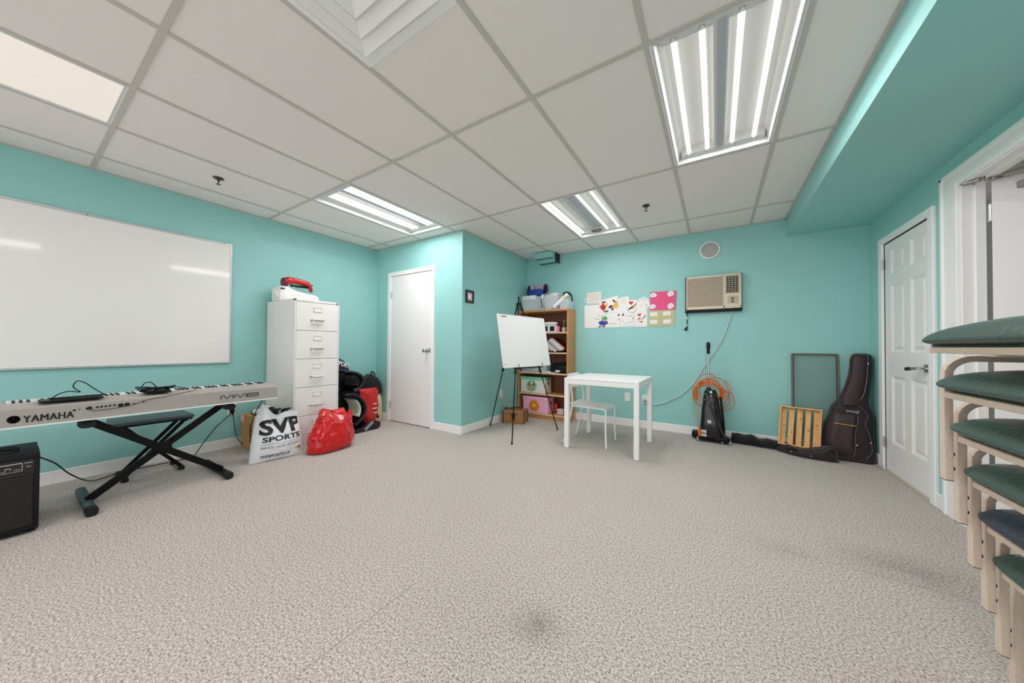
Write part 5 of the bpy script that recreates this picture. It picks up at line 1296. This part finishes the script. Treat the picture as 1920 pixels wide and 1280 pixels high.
mb = MB(); mb.tube(spline([(.155, 4.545, 1.50), (.145, 4.556, 1.44), (.05, 4.556, 1.147), (-.096, 4.556, .889), (-.237, 4.556, .636), (-.34, 4.556, .51), (-.461, 4.556, .418), (-.60, 4.556, .345), (-.70, 4.553, .325), (-.76, 4.545, .33), (-.79, 4.54, .355)], 8), .0065, 8); mb.build('cord_run', 'cable_white', t, world=True)
mb = MB(); mb.box((-.815, 4.530, .345), (-.775, 4.558, .378), .005); mb.build('plug', 'grey_strap', t, world=True)
t = thing('hanging_black_cord', 'short black cord dangling below the left corner of the air conditioner', 'cord', (-.31, YB - .01, 1.25))
mb = MB(); mb.tube(spline([(-.308, 4.535, 1.50), (-.302, 4.55, 1.45), (-.306, 4.555, 1.38), (-.303, 4.556, 1.32)], 6), .005, 6); mb.build('cord_run', 'black', t, world=True)
mb = MB(); mb.box((-.312, 4.547, 1.425), (-.297, 4.562, 1.455), .002); mb.box((-.312, 4.547, 1.34), (-.299, 4.562, 1.355), .002); mb.build('white_tie', 'white_plastic', t, world=True)
mb = MB(); mb.box((-.335, 4.54, 1.285), (-.302, 4.562, 1.31), .005); mb.box((-.318, 4.545, 1.305), (-.3, 4.56, 1.33), .003); mb.build('plug', 'black', t, world=True)
# round speaker
t = thing('wall_speaker', 'round white speaker high on the back wall above the air conditioner', 'speaker', (-.064, YB, 2.15))
mb = MB(); mb.lathe((-.064, YB - .001, 2.252), [(.108, 0), (.108, .006), (.102, .014), (.094, .016), (.09, .012)], d=(0, -1, 0), n=48); mb.build('rim', 'white_plastic', t, world=True)
mb = MB(); mb.lathe((-.064, YB - .01, 2.252), [(.0905, 0), (.09, .004), (.05, .006), (.004, .007)], d=(0, -1, 0), n=48)
g = mb.build('grille', mat('perforated_grille', (186, 186, 184), .5), t, world=True)
mb = MB()
for rr in (.08, .066, .052, .038, .024):
    m = int(rr * 300)
    for k in range(m): a = 2 * PI * k / m; mb.xbox((-.064 + rr * math.cos(a), YB - .0165, 2.252 + rr * math.sin(a)), (1, 0, 0), (0, 1, 0), (0, 0, 1), .0028, .0008, .0028)
mb.build('perforations', 'gray_ink', g, 0, world=True)
# duct like box in the corner
t = thing('corner_duct_box', 'wall coloured metal box hanging under the ceiling in the recess corner', 'duct', (-2.19, 4.44, 2.34))
mb = MB(); mb.prism([(4.50, 2.482), (4.30, 2.482), (4.285, 2.468), (4.36, 2.395), (4.40, 2.40), (4.43, 2.40), (4.43, 2.45), (4.50, 2.45)], (.30, 0, 0), (-2.345, 0, 0), (0, 1, 0), (0, 0, 1)); mb.build('upper_hood', 'teal', t, 0, world=True)
mb = MB(); mb.prism([(4.565, 2.47), (4.45, 2.445), (4.44, 2.40), (4.47, 2.345), (4.565, 2.34)], (.29, 0, 0), (-2.325, 0, 0), (0, 1, 0), (0, 0, 1)); mb.build('lower_box', 'teal', t, 0, world=True)
mb = MB(); mb.box((-2.04, 4.42, 2.345), (-2.028, 4.565, 2.482)); mb.box((-2.32, 4.452, 2.336), (-2.03, 4.47, 2.344)); mb.box((-2.335, 4.352, 2.393), (-2.05, 4.362, 2.40)); mb.build('dark_edge', 'ink', t, 0, world=True)
mb = MB(); mb.box((-2.027, 4.43, 2.345), (-2.018, 4.445, 2.365), .002); mb.build('bolt', 'chrome', t, world=True)

# ---------------------------------------------------------------- upright vacuum cleaner with its hose and the orange cord on it
t = thing('upright_vacuum', 'black upright vacuum cleaner with a chrome handle tube against the back wall', 'vacuum cleaner', (-.05, 4.36, 0))
VX = -.045
def vring(x, y, z, hx, hy, p=3.2): return sring((x, y, z), (1, 0, 0), (0, 1, 0), hx, hy, p, 32)
mb = MB(); mb.loft([vring(VX + .0, 4.36, .05, .125, .075), vring(VX, 4.36, .09, .128, .08), vring(VX, 4.365, .20, .112, .08), vring(VX - .005, 4.38, .36, .096, .075), vring(VX - .008, 4.395, .50, .075, .065), vring(VX - .010, 4.40, .57, .06, .055), vring(VX - .010, 4.40, .59, .045, .04)]); body = mb.build('body_shell', 'black_gloss', t, 40, world=True)
mb = MB(); mb.box((VX - .13, 4.275, .03), (VX + .105, 4.46, .085), .018, 3); mb.box((VX - .20, 4.36, .02), (VX + .02, 4.50, .085), .015, 2); mb.build('floor_head', 'black', t, world=True)
mb = MB(); mb.box((VX + .02, 4.272, .02), (VX + .175, 4.40, .075), .02, 3); mb.build('nozzle_block', 'black', t, world=True)
for x in (VX - .135, VX + .10, VX + .172):
    mb = MB(); mb.lathe((x - .008, 4.30, .026), [(.010, -.001), (.026, 0), (.026, .018), (.01, .019)], axis='X', n=20); mb.build('wheel', 'grey_strap', t, world=True)
mb = MB(); mb.cyl((VX - .028, 4.415, .56), (VX - .032, 4.425, 1.02), .0125, n=14); mb.build('handle_tube', 'chrome', t, world=True)
mb = MB(); mb.lathe((VX - .032, 4.425, 1.0), [(.015, 0), (.017, .02), (.016, .05), (.021, .075), (.021, .10), (.018, .13), (.012, .137)], n=18); mb.build('hand_grip', 'rubber', t, world=True)
mb = MB(); mb.lathe((VX - .028, 4.40, .568), [(.03, 0), (.026, .03), (.016, .045)], n=16); mb.box((VX - .075, 4.315, .46), (VX - .02, 4.345, .49), .006); mb.box((VX - .03, 4.31, .50), (VX - .008, 4.34, .535), .005); mb.box((VX - .005, 4.31, .43), (VX + .03, 4.335, .46), .008); mb.build('cord_hook', 'dark_metal', t, world=True)
mb = MB(); mb.tube(spline([(VX - .02, 4.29, .44), (VX + .005, 4.27, .38), (VX + .045, 4.262, .27), (VX + .09, 4.262, .16), (VX + .135, 4.268, .07)], 8), [.016] * 33, 12)
mb.build('hose', mat('ribbed_hose', (40, 40, 42), .4), t, world=True)
mb = MB(); mb.tube(spline([(VX + .085, 4.34, .52), (VX + .10, 4.325, .38), (VX + .115, 4.315, .22), (VX + .12, 4.31, .09)], 6), .012, 10); mb.build('side_tube', 'black', t, world=True)
mb = MB(); mb.lathe((VX - .02, 4.292, .235), [(.02, 0), (.019, .008), (.006, .009)], d=(0, -1, 0), n=20); b_ = mb.build('badge', 'white_plastic', t, world=True)
mb = MB(); mb.lathe((VX - .02, 4.2825, .235), [(.009, 0), (.008, .0015)], d=(0, -1, 0), n=14); mb.build('badge_dot', 'grey_strap', b_, world=True)
for x, z, w, h in ((VX - .075, .125, .042, .022), (VX - .066, .083, .03, .02)):
    mb = MB(); mb.box((x - w, 4.2735, z - h * .75), (x + w * .6, 4.2765, z + h * .7)); l = mb.build('warning_label', 'paper', t, world=True)
    mb = MB()
    for k in range(3): mb.box((x - w * .8, 4.2728, z - .01 + k * .009), (x + w * .4, 4.2736, z - .007 + k * .009))
    mb.build('label_lines', 'gray_ink', l, world=True)
t = thing('extension_cord', 'bright orange extension cord coiled around the vacuum cleaner handle', 'cord', (-.06, 4.38, .58))
rnd = random.Random(3)
mb = MB()
for k in range(11):
    cx, cz = -.075 + rnd.uniform(-.015, .015), .555 + rnd.uniform(-.03, .02); rx, rz_ = .118 + rnd.uniform(-.02, .035), .125 + rnd.uniform(-.03, .02); ph = rnd.uniform(0, .4)
    pts = []
    for i in range(14):
        a = -.75 + ph * .8 + i * (PI + 1.3) / 13
        pts.append((cx + rx * math.cos(a), 4.375 - .02 * (k % 3) + .01 * math.sin(a * 2 + k), cz + rz_ * math.sin(a)))
    mb.tube(spline(pts, 4), .0048, 6)
mb.build('coil', 'orange', t, world=True)
mb = MB()
for (cx, cz, rx, rz_, a0, a1) in ((-.10, .52, .135, .14, 2.4, 4.3), (-.085, .50, .145, .13, 2.6, 4.4), (-.05, .60, .19, .13, -1.2, 1.7), (.02, .49, .11, .12, -1.7, 1.5), (.09, .47, .085, .11, -2.2, 1.6), (-.08, .70, .08, .07, .2, 3.0), (.0, .56, .12, .15, -1.9, .9)):
    mb.tube(spline([(cx + rx * math.cos(a), 4.42 + .01 * math.sin(3 * a), cz + rz_ * math.sin(a)) for a in [a0 + i * (a1 - a0) / 9 for i in range(10)]], 4), .0045, 6)
mb.build('loose_loops', 'orange', t, world=True)
mb = MB(); mb.tube(spline([(-.165, 4.33, .52), (-.175, 4.29, .40), (-.178, 4.265, .28), (-.172, 4.262, .16), (-.165, 4.262, .13)], 6), .006, 8); mb.build('cord_end', 'peach', t, world=True)
mb = MB(); mb.bar((-.165, 4.262, .145), (-.155, 4.262, .068), .034, .022, up=(0, 1, 0), bev=.006); mb.build('plug_end', 'orange', t, world=True)

# ---------------------------------------------------------------- insect screen, crate, bags and guitar in the right corner
t = thing('window_screen', 'window insect screen in a bronze frame leaning on the back wall', 'screen', (.87, 4.52, .02))
def sp(u, v, o=0): return Vector((.69 + u, 4.503 + .045 * v - o, .02 + .99 * v))
sw = .355
for (u0, v0, u1, v1) in ((0, 0, 0, 1), (sw, 0, sw, 1), (0, 1, sw, 1), (0, 0, sw, 0)):
    mb = MB(); mb.bar(sp(u0, v0), sp(u1, v1), .019, .012, up=(0, 1, 0), bev=.002); f = mb.build('frame_rail', 'glass_gray', t, world=True)
    mb = MB(); mb.bar(sp(u0 + (.011 if u0 == 0 and u1 == 0 else -.011 if u0 == u1 else 0), v0, .004), sp(u1 + (.011 if u0 == 0 and u1 == 0 else -.011 if u0 == u1 else 0), v1, .004), .004, .006, up=(0, 1, 0)); mb.build('spline_bead', 'ink', f, world=True)
m = mat('screen_mesh', (120, 128, 122), .6, alpha=.34)
mb = MB(); mb.add([sp(.008, .01), sp(sw - .008, .01), sp(sw - .008, .99), sp(.008, .99)], [(0, 1, 2, 3)]); mb.build('mesh_fabric', m, t, world=True)

# black soft case lying along the skirting
t = thing('long_soft_case', 'empty black soft case lying along the back wall beside the vacuum cleaner', 'bag', (.4, 4.47, 0))
def softloft(pts, seed, mt, p=2.6, amt=.012):
    R = []
    for (x, y, hy, hz) in pts: R.append(wrinkle([Vector((q.x, q.y, max(.002, q.z))) for q in sring((x, y, hz * .92), (0, 1, 0), (0, 0, 1), hy, hz, p, 36)], amt, 16, seed))
    fine = []
    for a, b in zip(R[:-1], R[1:]):
        for k in range(3):
            fine.append([(lambda q: Vector((q.x, q.y, max(.002, q.z + .006 * noise.noise(q * 30)))))(pp.lerp(rr, k / 3)) for pp, rr in zip(a, b)])
    fine.append(R[-1]); mb = MB(); mb.loft(fine); return mb
mb = softloft([(.135, 4.44, .015, .02), (.15, 4.45, .05, .055), (.20, 4.455, .06, .06), (.27, 4.46, .065, .05), (.33, 4.455, .07, .062), (.40, 4.45, .075, .042), (.47, 4.44, .08, .05), (.55, 4.44, .08, .045), (.62, 4.44, .07, .045), (.66, 4.44, .03, .03)], 1, 'black_fabric'); mb.build('case_body', 'black_fabric', t, 60, world=True)
mb = MB(); mb.tube(spline([(.36, 4.372, .06), (.45, 4.364, .05), (.56, 4.37, .06)], 5), .005, 6); mb.build('strap', 'black_fabric', t, world=True)
t = thing('gig_bag', 'crumpled dark brown padded bag lying under the wooden crate', 'bag', (.75, 4.3, 0))
mb = softloft([(.535, 4.385, .02, .02), (.56, 4.37, .05, .035), (.62, 4.33, .075, .045), (.70, 4.29, .085, .04), (.78, 4.275, .08, .045), (.85, 4.265, .085, .055), (.90, 4.255, .075, .07), (.94, 4.245, .065, .075), (.965, 4.245, .045, .055), (.975, 4.245, .02, .03)], 5, 'brown_fabric', 2.8, .014); mb.build('bag_body', 'brown_fabric', t, 60, world=True)
for k in range(3):
    mb = MB(); mb.tube(spline([(.60, 4.262 - .012 * k, .055 + .01 * k), (.72, 4.212, .058 + .006 * k), (.84, 4.20, .07), (.90, 4.21, .09)], 6), .004, 6); mb.build('piping', 'black_fabric', t, world=True)
for x, y, z in ((.638, 4.245, .035), (.775, 4.19, .03)):
    mb = MB(); mb.box((x - .010, y - .004, z), (x + .010, y + .003, z + .012), .002); mb.build('zip_pull', 'chrome', t, world=True)
mb = MB(); mb.tube(spline([(.88, 4.185, .07), (.905, 4.175, .115), (.93, 4.18, .12), (.94, 4.19, .07)], 6), .010, 8); mb.build('carry_handle', 'black_fabric', t, world=True)

# wooden crate standing on its side on the bag, leaning back
t = thing('wooden_crate', 'shallow pine crate with five slats leaning on the window screen', 'crate', (.71, 4.40, .05))
P0, P1 = Vector((.540, 4.332, .082)), Vector((.862, 4.292, .075)); up_ = Vector((.035, .10, .385)); cu = (P1 - P0); cw = cu.length; cu.normalize(); ch_ = up_.length; cup = up_.normalized(); cn = cu.cross(cup).normalized()
if cn.y > 0: cn = -cn
cd = .05
def cp_(u, v, d): return P0 + cu * u + cup * v - cn * d
for (u, v, hu, hv, nm) in ((cw / 2, ch_ - .007, cw / 2, .007, 'side_board'), (cw / 2, .007, cw / 2, .007, 'side_board'), (.007, ch_ / 2, .007, ch_ / 2 - .0145, 'end_board'), (cw - .007, ch_ / 2, .007, ch_ / 2 - .0145, 'end_board')):
    mb = MB(); mb.xbox(cp_(u, v, cd / 2), cu, cup, cn, hu, hv, cd / 2, .0015); mb.build(nm, 'pine', t, world=True)
for k in range(5):
    mb = MB(); mb.xbox(cp_(.014 + .021 + k * (cw - .07) / 4, ch_ / 2, cd - .005), cu, cup, cn, .0215, ch_ / 2 - .015, .005, .001); sl = mb.build('slat', 'pine', t, world=True)
    for q in ((.5,), (.35,), (.72,), (.45,), (.6,))[k]:
        mb = MB(); mb.lathe(cp_(.035 + k * (cw - .07) / 4 + .006, ch_ * q, cd - .0105), [(.006, 0), (.005, .0008), (.001, .0009)], d=cn, n=10); mb.build('knot', 'leather_dark', sl, world=True)

# guitar in its padded bag
t = thing('guitar_bag', 'large dark brown padded guitar bag standing in the right corner by the door', 'guitar bag', (1.08, 4.38, 0))
GROWS = [(0.004, 1.054, 1.262, 4.3), (0.012, 0.952, 1.262, 4.301), (0.058, 0.908, 1.262, 4.306), (0.148, 0.884, 1.262, 4.316), (0.236, 0.89, 1.262, 4.325), (0.33, 0.915, 1.262, 4.335), (0.396, 0.94, 1.262, 4.342), (0.452, 0.957, 1.262, 4.348), (0.496, 0.97, 1.244, 4.353), (0.53, 0.989, 1.228, 4.357), (0.583, 1.025, 1.226, 4.362), (0.649, 1.049, 1.232, 4.369), (0.71, 1.073, 1.241, 4.376), (0.808, 1.098, 1.255, 4.386), (0.889, 1.108, 1.262, 4.395), (0.97, 1.114, 1.262, 4.404), (1.01, 1.13, 1.259, 4.408), (1.026, 1.149, 1.238, 4.41)]   # height, left, right, front face
R = []
zprev = -1
for i, (z, a, b, yf) in enumerate(GROWS):
    z = max(z, zprev + .006); zprev = z
    D = .155 if z < .5 else .155 - .05 * min(1, (z - .5) / .1)
    if i in (0, len(GROWS) - 1): D *= .6
    yc = yf + .012 + D / 2 if i not in (0, len(GROWS) - 1) else yf + .02 + .155 / 2 - (.02 if i else 0)
    R.append(wrinkle(sring(((a + b) / 2, yc, z), (1, 0, 0), (0, 1, 0), (b - a) / 2, D / 2, 3.6, 56), .004, 12, 3))
fine = []
for a, b in zip(R[:-1], R[1:]):
    for k in range(4):
        rg = [pp.lerp(rr, k / 4) for pp, rr in zip(a, b)]
        fine.append([q + Vector((0, .004 * noise.noise(Vector((q.x * 10, q.z * 45, 2))), 0)) for q in rg])
fine.append(R[-1]); mb = MB(); mb.loft(fine); mb.build('bag_body', 'brown_fabric', t, 60, world=True)
def gf(z):
    for p, q in zip(GROWS[:-1], GROWS[1:]):
        if p[0] <= z <= q[0]: k = (z - p[0]) / max(1e-6, q[0] - p[0]); return [p[j] + (q[j] - p[j]) * k for j in range(4)]
    return list(GROWS[-1])
def gp(u, z, o=0.0): g = gf(z); return Vector((g[1] + (g[2] - g[1]) * u, g[3] + .010 - o, z))
# neck flap
mb = MB(); R = []
for z in (.535, .56, .60, .66, .74, .82, .90, .96, 1.0):
    R.append([gp(.04 + (.13 if z < .57 else 0), z, -.03), gp(.05 + (.10 if z < .57 else 0), z, .012), gp(.2, z, .022), gp(.4, z, .024), gp(.56, z, .022), gp(.66 - (.05 if z < .57 else 0), z, .012), gp(.67, z, -.03)])
mb.loft(R, caps=False, closed=False); mb.build('neck_flap', mat('flap_fabric', (56, 38, 42), .5, bump=.5, bscale=30), t, 60, world=True)
mb = MB(); mb.tube(spline([gp(.70, 1.01, .004), gp(.70, .9, .010), gp(.72, .75, .010), gp(.70, .62, .012), gp(.50, .535, .014)], 6), .0022, 6); mb.build('zipper', 'grey_strap', t, world=True)
# front pocket
mb = MB(); G = []
for j in range(9):
    v = j / 8; z = .06 + .385 * v; row = []
    for i in range(13):
        u = i / 12; e = min(1, 6 * min(u, 1 - u)) * min(1, 6 * min(v, 1 - v)); row.append(gp(.10 + .47 * u, z, .002 + .028 * e ** .5 + .004 * noise.noise(Vector((u * 6, v * 5, 3)))))
    G.append(row)
mb.loft(G, caps=False, closed=False); pc = mb.build('front_pocket', mat('brown_leatherette', (62, 46, 48), .5, bump=.15), t, 60, world=True)
mb = MB(); mb.tube(spline([gp(.12, .355, .037), gp(.33, .35, .040), gp(.555, .345, .037)], 5), .0028, 6); mb.build('pale_piping', 'yellow', pc, world=True)
mb = MB(); mb.tube(spline([gp(.575, .44, .004), gp(.60, .40, .016), gp(.59, .25, .012), gp(.57, .10, .012), gp(.5, .05, .01)], 6), .003, 6); mb.build('pocket_piping', 'gray_ink', pc, world=True)
mb = MB()
for k in range(11):
    h_ = .011 if k == 0 else .006 + .0025 * (k > 8); w_ = .0018 if k not in (0, 10) else .0026
    c_ = gp(.33 + .026 * k, .474 - .0008 * k, .016); mb.xbox(c_, (1, 0, -.1), (0, 1, 0), (.12 if k % 3 else -.3, 0, 1), w_, .001, h_)
mb.xbox(gp(.45, .481, .016), (1, 0, -.1), (0, 1, 0), (.1, 0, 1), .034, .001, .0015); mb.xbox(gp(.59, .478, .016), (1, 0, .5), (0, 1, 0), (-.5, 0, 1), .014, .001, .002)
mb.build('brand_badge', 'chrome', t, world=True)
# side curve seams and zip pulls
mb = MB(); mb.tube(spline([gp(.52, .545, .012), gp(.74, .50, .010), gp(.80, .44, .006), gp(.76, .36, .010), gp(.86, .25, .008), gp(.88, .12, .008), gp(.76, .05, .008)], 8), .003, 6); mb.build('seam_piping', 'gray_ink', t, world=True)
for u, z in ((.62, .165), (.86, .20), (.72, .93)):
    mb = MB(); mb.sell(gp(u, z, .016), (.006, .004, .009), 1, 10, 6); mb.build('zip_pull', 'chrome', t, world=True)

# ---------------------------------------------------------------- stack of six padded chairs by the doorway
def stack_chair():
    t = thing('stacking_chair', '', 'chair')
    W = .258; CW = .307
    mb = MB(); R = []
    for k in range(17):
        u = math.sin(PI / 2 * (-1 + 2 * k / 16)); y = u * CW; e = (1 - abs(u) ** 9) ** .5 if abs(u) < 1 else 0
        ring = []
        for q in range(28):
            a = 2 * PI * q / 28; c_, s_ = math.cos(a), math.sin(a)
            xx = .225 + (.245 * (.80 + .20 * e)) * math.copysign(abs(c_) ** .42, c_)
            zz = (.031 + .010 * e + .020 * (1 - u * u)) * s_ if s_ > 0 else .019 * s_
            if s_ > 0: zz *= (1 - .35 * max(0, -c_) ** 3)
            ring.append(Vector((xx, y, .029 + zz)))
        R.append(ring)
    mb.loft(R); mb.build('seat_cushion', 'vinyl', t, 60)
    mb = MB(); mb.box((.012, -.285, .0092), (.44, .285, .018), .004); mb.build('seat_board', 'vinyl', t)
    mb = MB(); mb.box((.0, -W, -.009), (.022, W, .009), .002); mb.box((.40, -W, -.009), (.42, W, .009), .002); mb.box((.022, -.12, -.008), (.40, -.09, .008)); mb.box((.022, .09, -.008), (.40, .12, .008)); mb.build('seat_frame', 'beige_metal', t)
    for s in (-1, 1):
        y = s * .349
        # front leg: flat oval tube bending back into the side rail
        path = [(.067, -.404), (.067, -.12)] + [(.067 + .055 * (1 - math.cos(a)), -.080 + .055 * math.sin(a)) for a in [i * PI / 2 / 6 for i in range(1, 7)]] + [(.30, -.025)]
        mb = MB(); R = []
        for i, p in enumerate(path):
            q = path[min(i + 1, len(path) - 1)]; p_ = path[max(i - 1, 0)]; d = Vector((q[0] - p_[0], 0, q[1] - p_[1])).normalized(); nn = Vector((0, 1, 0)).cross(d)
            R.append(sring((p[0], y, p[1]), (0, 1, 0), nn, .0135, .0095, 11, 28))
        mb.loft(R); lg = mb.build('leg', 'beige_metal', t)
        mb = MB(); mb.xbox((.067, y, -.4045), (1, 0, 0), (0, 1, 0), (0, 0, 1), .0088, .0128, .002); mb.build('foot_glide', 'rubber', lg)
        for z in (-.325, -.37):
            mb = MB(); mb.lathe((.0775, y - s * .0, z), [(.005, -.001), (.006, .004), (.002, .006)], axis='X', n=10); mb.build('stacking_bumper', 'rubber', lg)
        path = [(.30, -.025), (.38, -.025), (.44, -.04), (.475, -.09), (.50, -.406)]
        mb = MB(); R = []
        for i, p in enumerate(path):
            q = path[min(i + 1, len(path) - 1)]; p_ = path[max(i - 1, 0)]; d = Vector((q[0] - p_[0], 0, q[1] - p_[1])).normalized(); nn = Vector((0, 1, 0)).cross(d)
            R.append(sring((p[0], y, p[1]), (0, 1, 0), nn, .0135, .0095, 11, 28))
        mb.loft(R); mb.build('leg', 'beige_metal', t)
        mb = MB(); mb.box((.14, s * .08, -.018), (.17, s * .355, -.010)); mb.box((.33, s * .08, -.018), (.36, s * .355, -.010)); mb.build('bracket', 'beige_metal', t)
        mb = MB(); mb.tube([(.40, s * .262, -.005), (.445, s * .262, .12), (.475, s * .262, .40)], .011, 10); mb.build('back_post', 'beige_metal', t)
    mb = MB(); R = []
    for k in range(9):
        u = -1 + k / 4; y = u * .245; e = (1 - abs(u) ** 6) ** .5 if abs(u) < 1 else .15
        R.append(sring((.455 + .03 * (1 - u * u) + .012, y, .30), (1, 0, .12), (-.12, 0, 1), .02 * max(.3, e), .125 * max(.6, e), 4, 24))
    mb.loft(R); mb.build('backrest', 'vinyl', t, 60)
    return t
first = stack_chair()
LBL = ['green padded chair with a beige frame at the very top of the stack', 'green padded chair second from the top of the stack by the doorway', 'green padded chair third from the top of the stack by the doorway',
       'green padded chair directly above the navy blue one in the stack', 'navy blue padded chair, the only blue seat in the stack', 'green padded chair under the navy blue one, at the bottom of the stack']
navy_cushion = navy_back = None
for k in range(6):
    if k == 0: r_ = first
    else:
        r_ = first.copy(); COL.objects.link(r_)
        for ch in list(first.children):
            c_ = ch.copy(); COL.objects.link(c_); c_.parent = r_
            if k == 4 and ch.name.split('.')[0] in ('seat_cushion', 'backrest'):
                c_.data = ch.data.copy(); c_.data.materials[0] = M['vinyl_navy']
            for g_ in ch.children:
                d_ = g_.copy(); COL.objects.link(d_); d_.parent = c_
    r_.location = (.547 + .034 * k, 1.248 + .019 * k, 1.073 - .1334 * k)
    r_['label'] = LBL[k]; r_['category'] = 'chair'; r_['group'] = 'stacked padded chairs by the doorway'
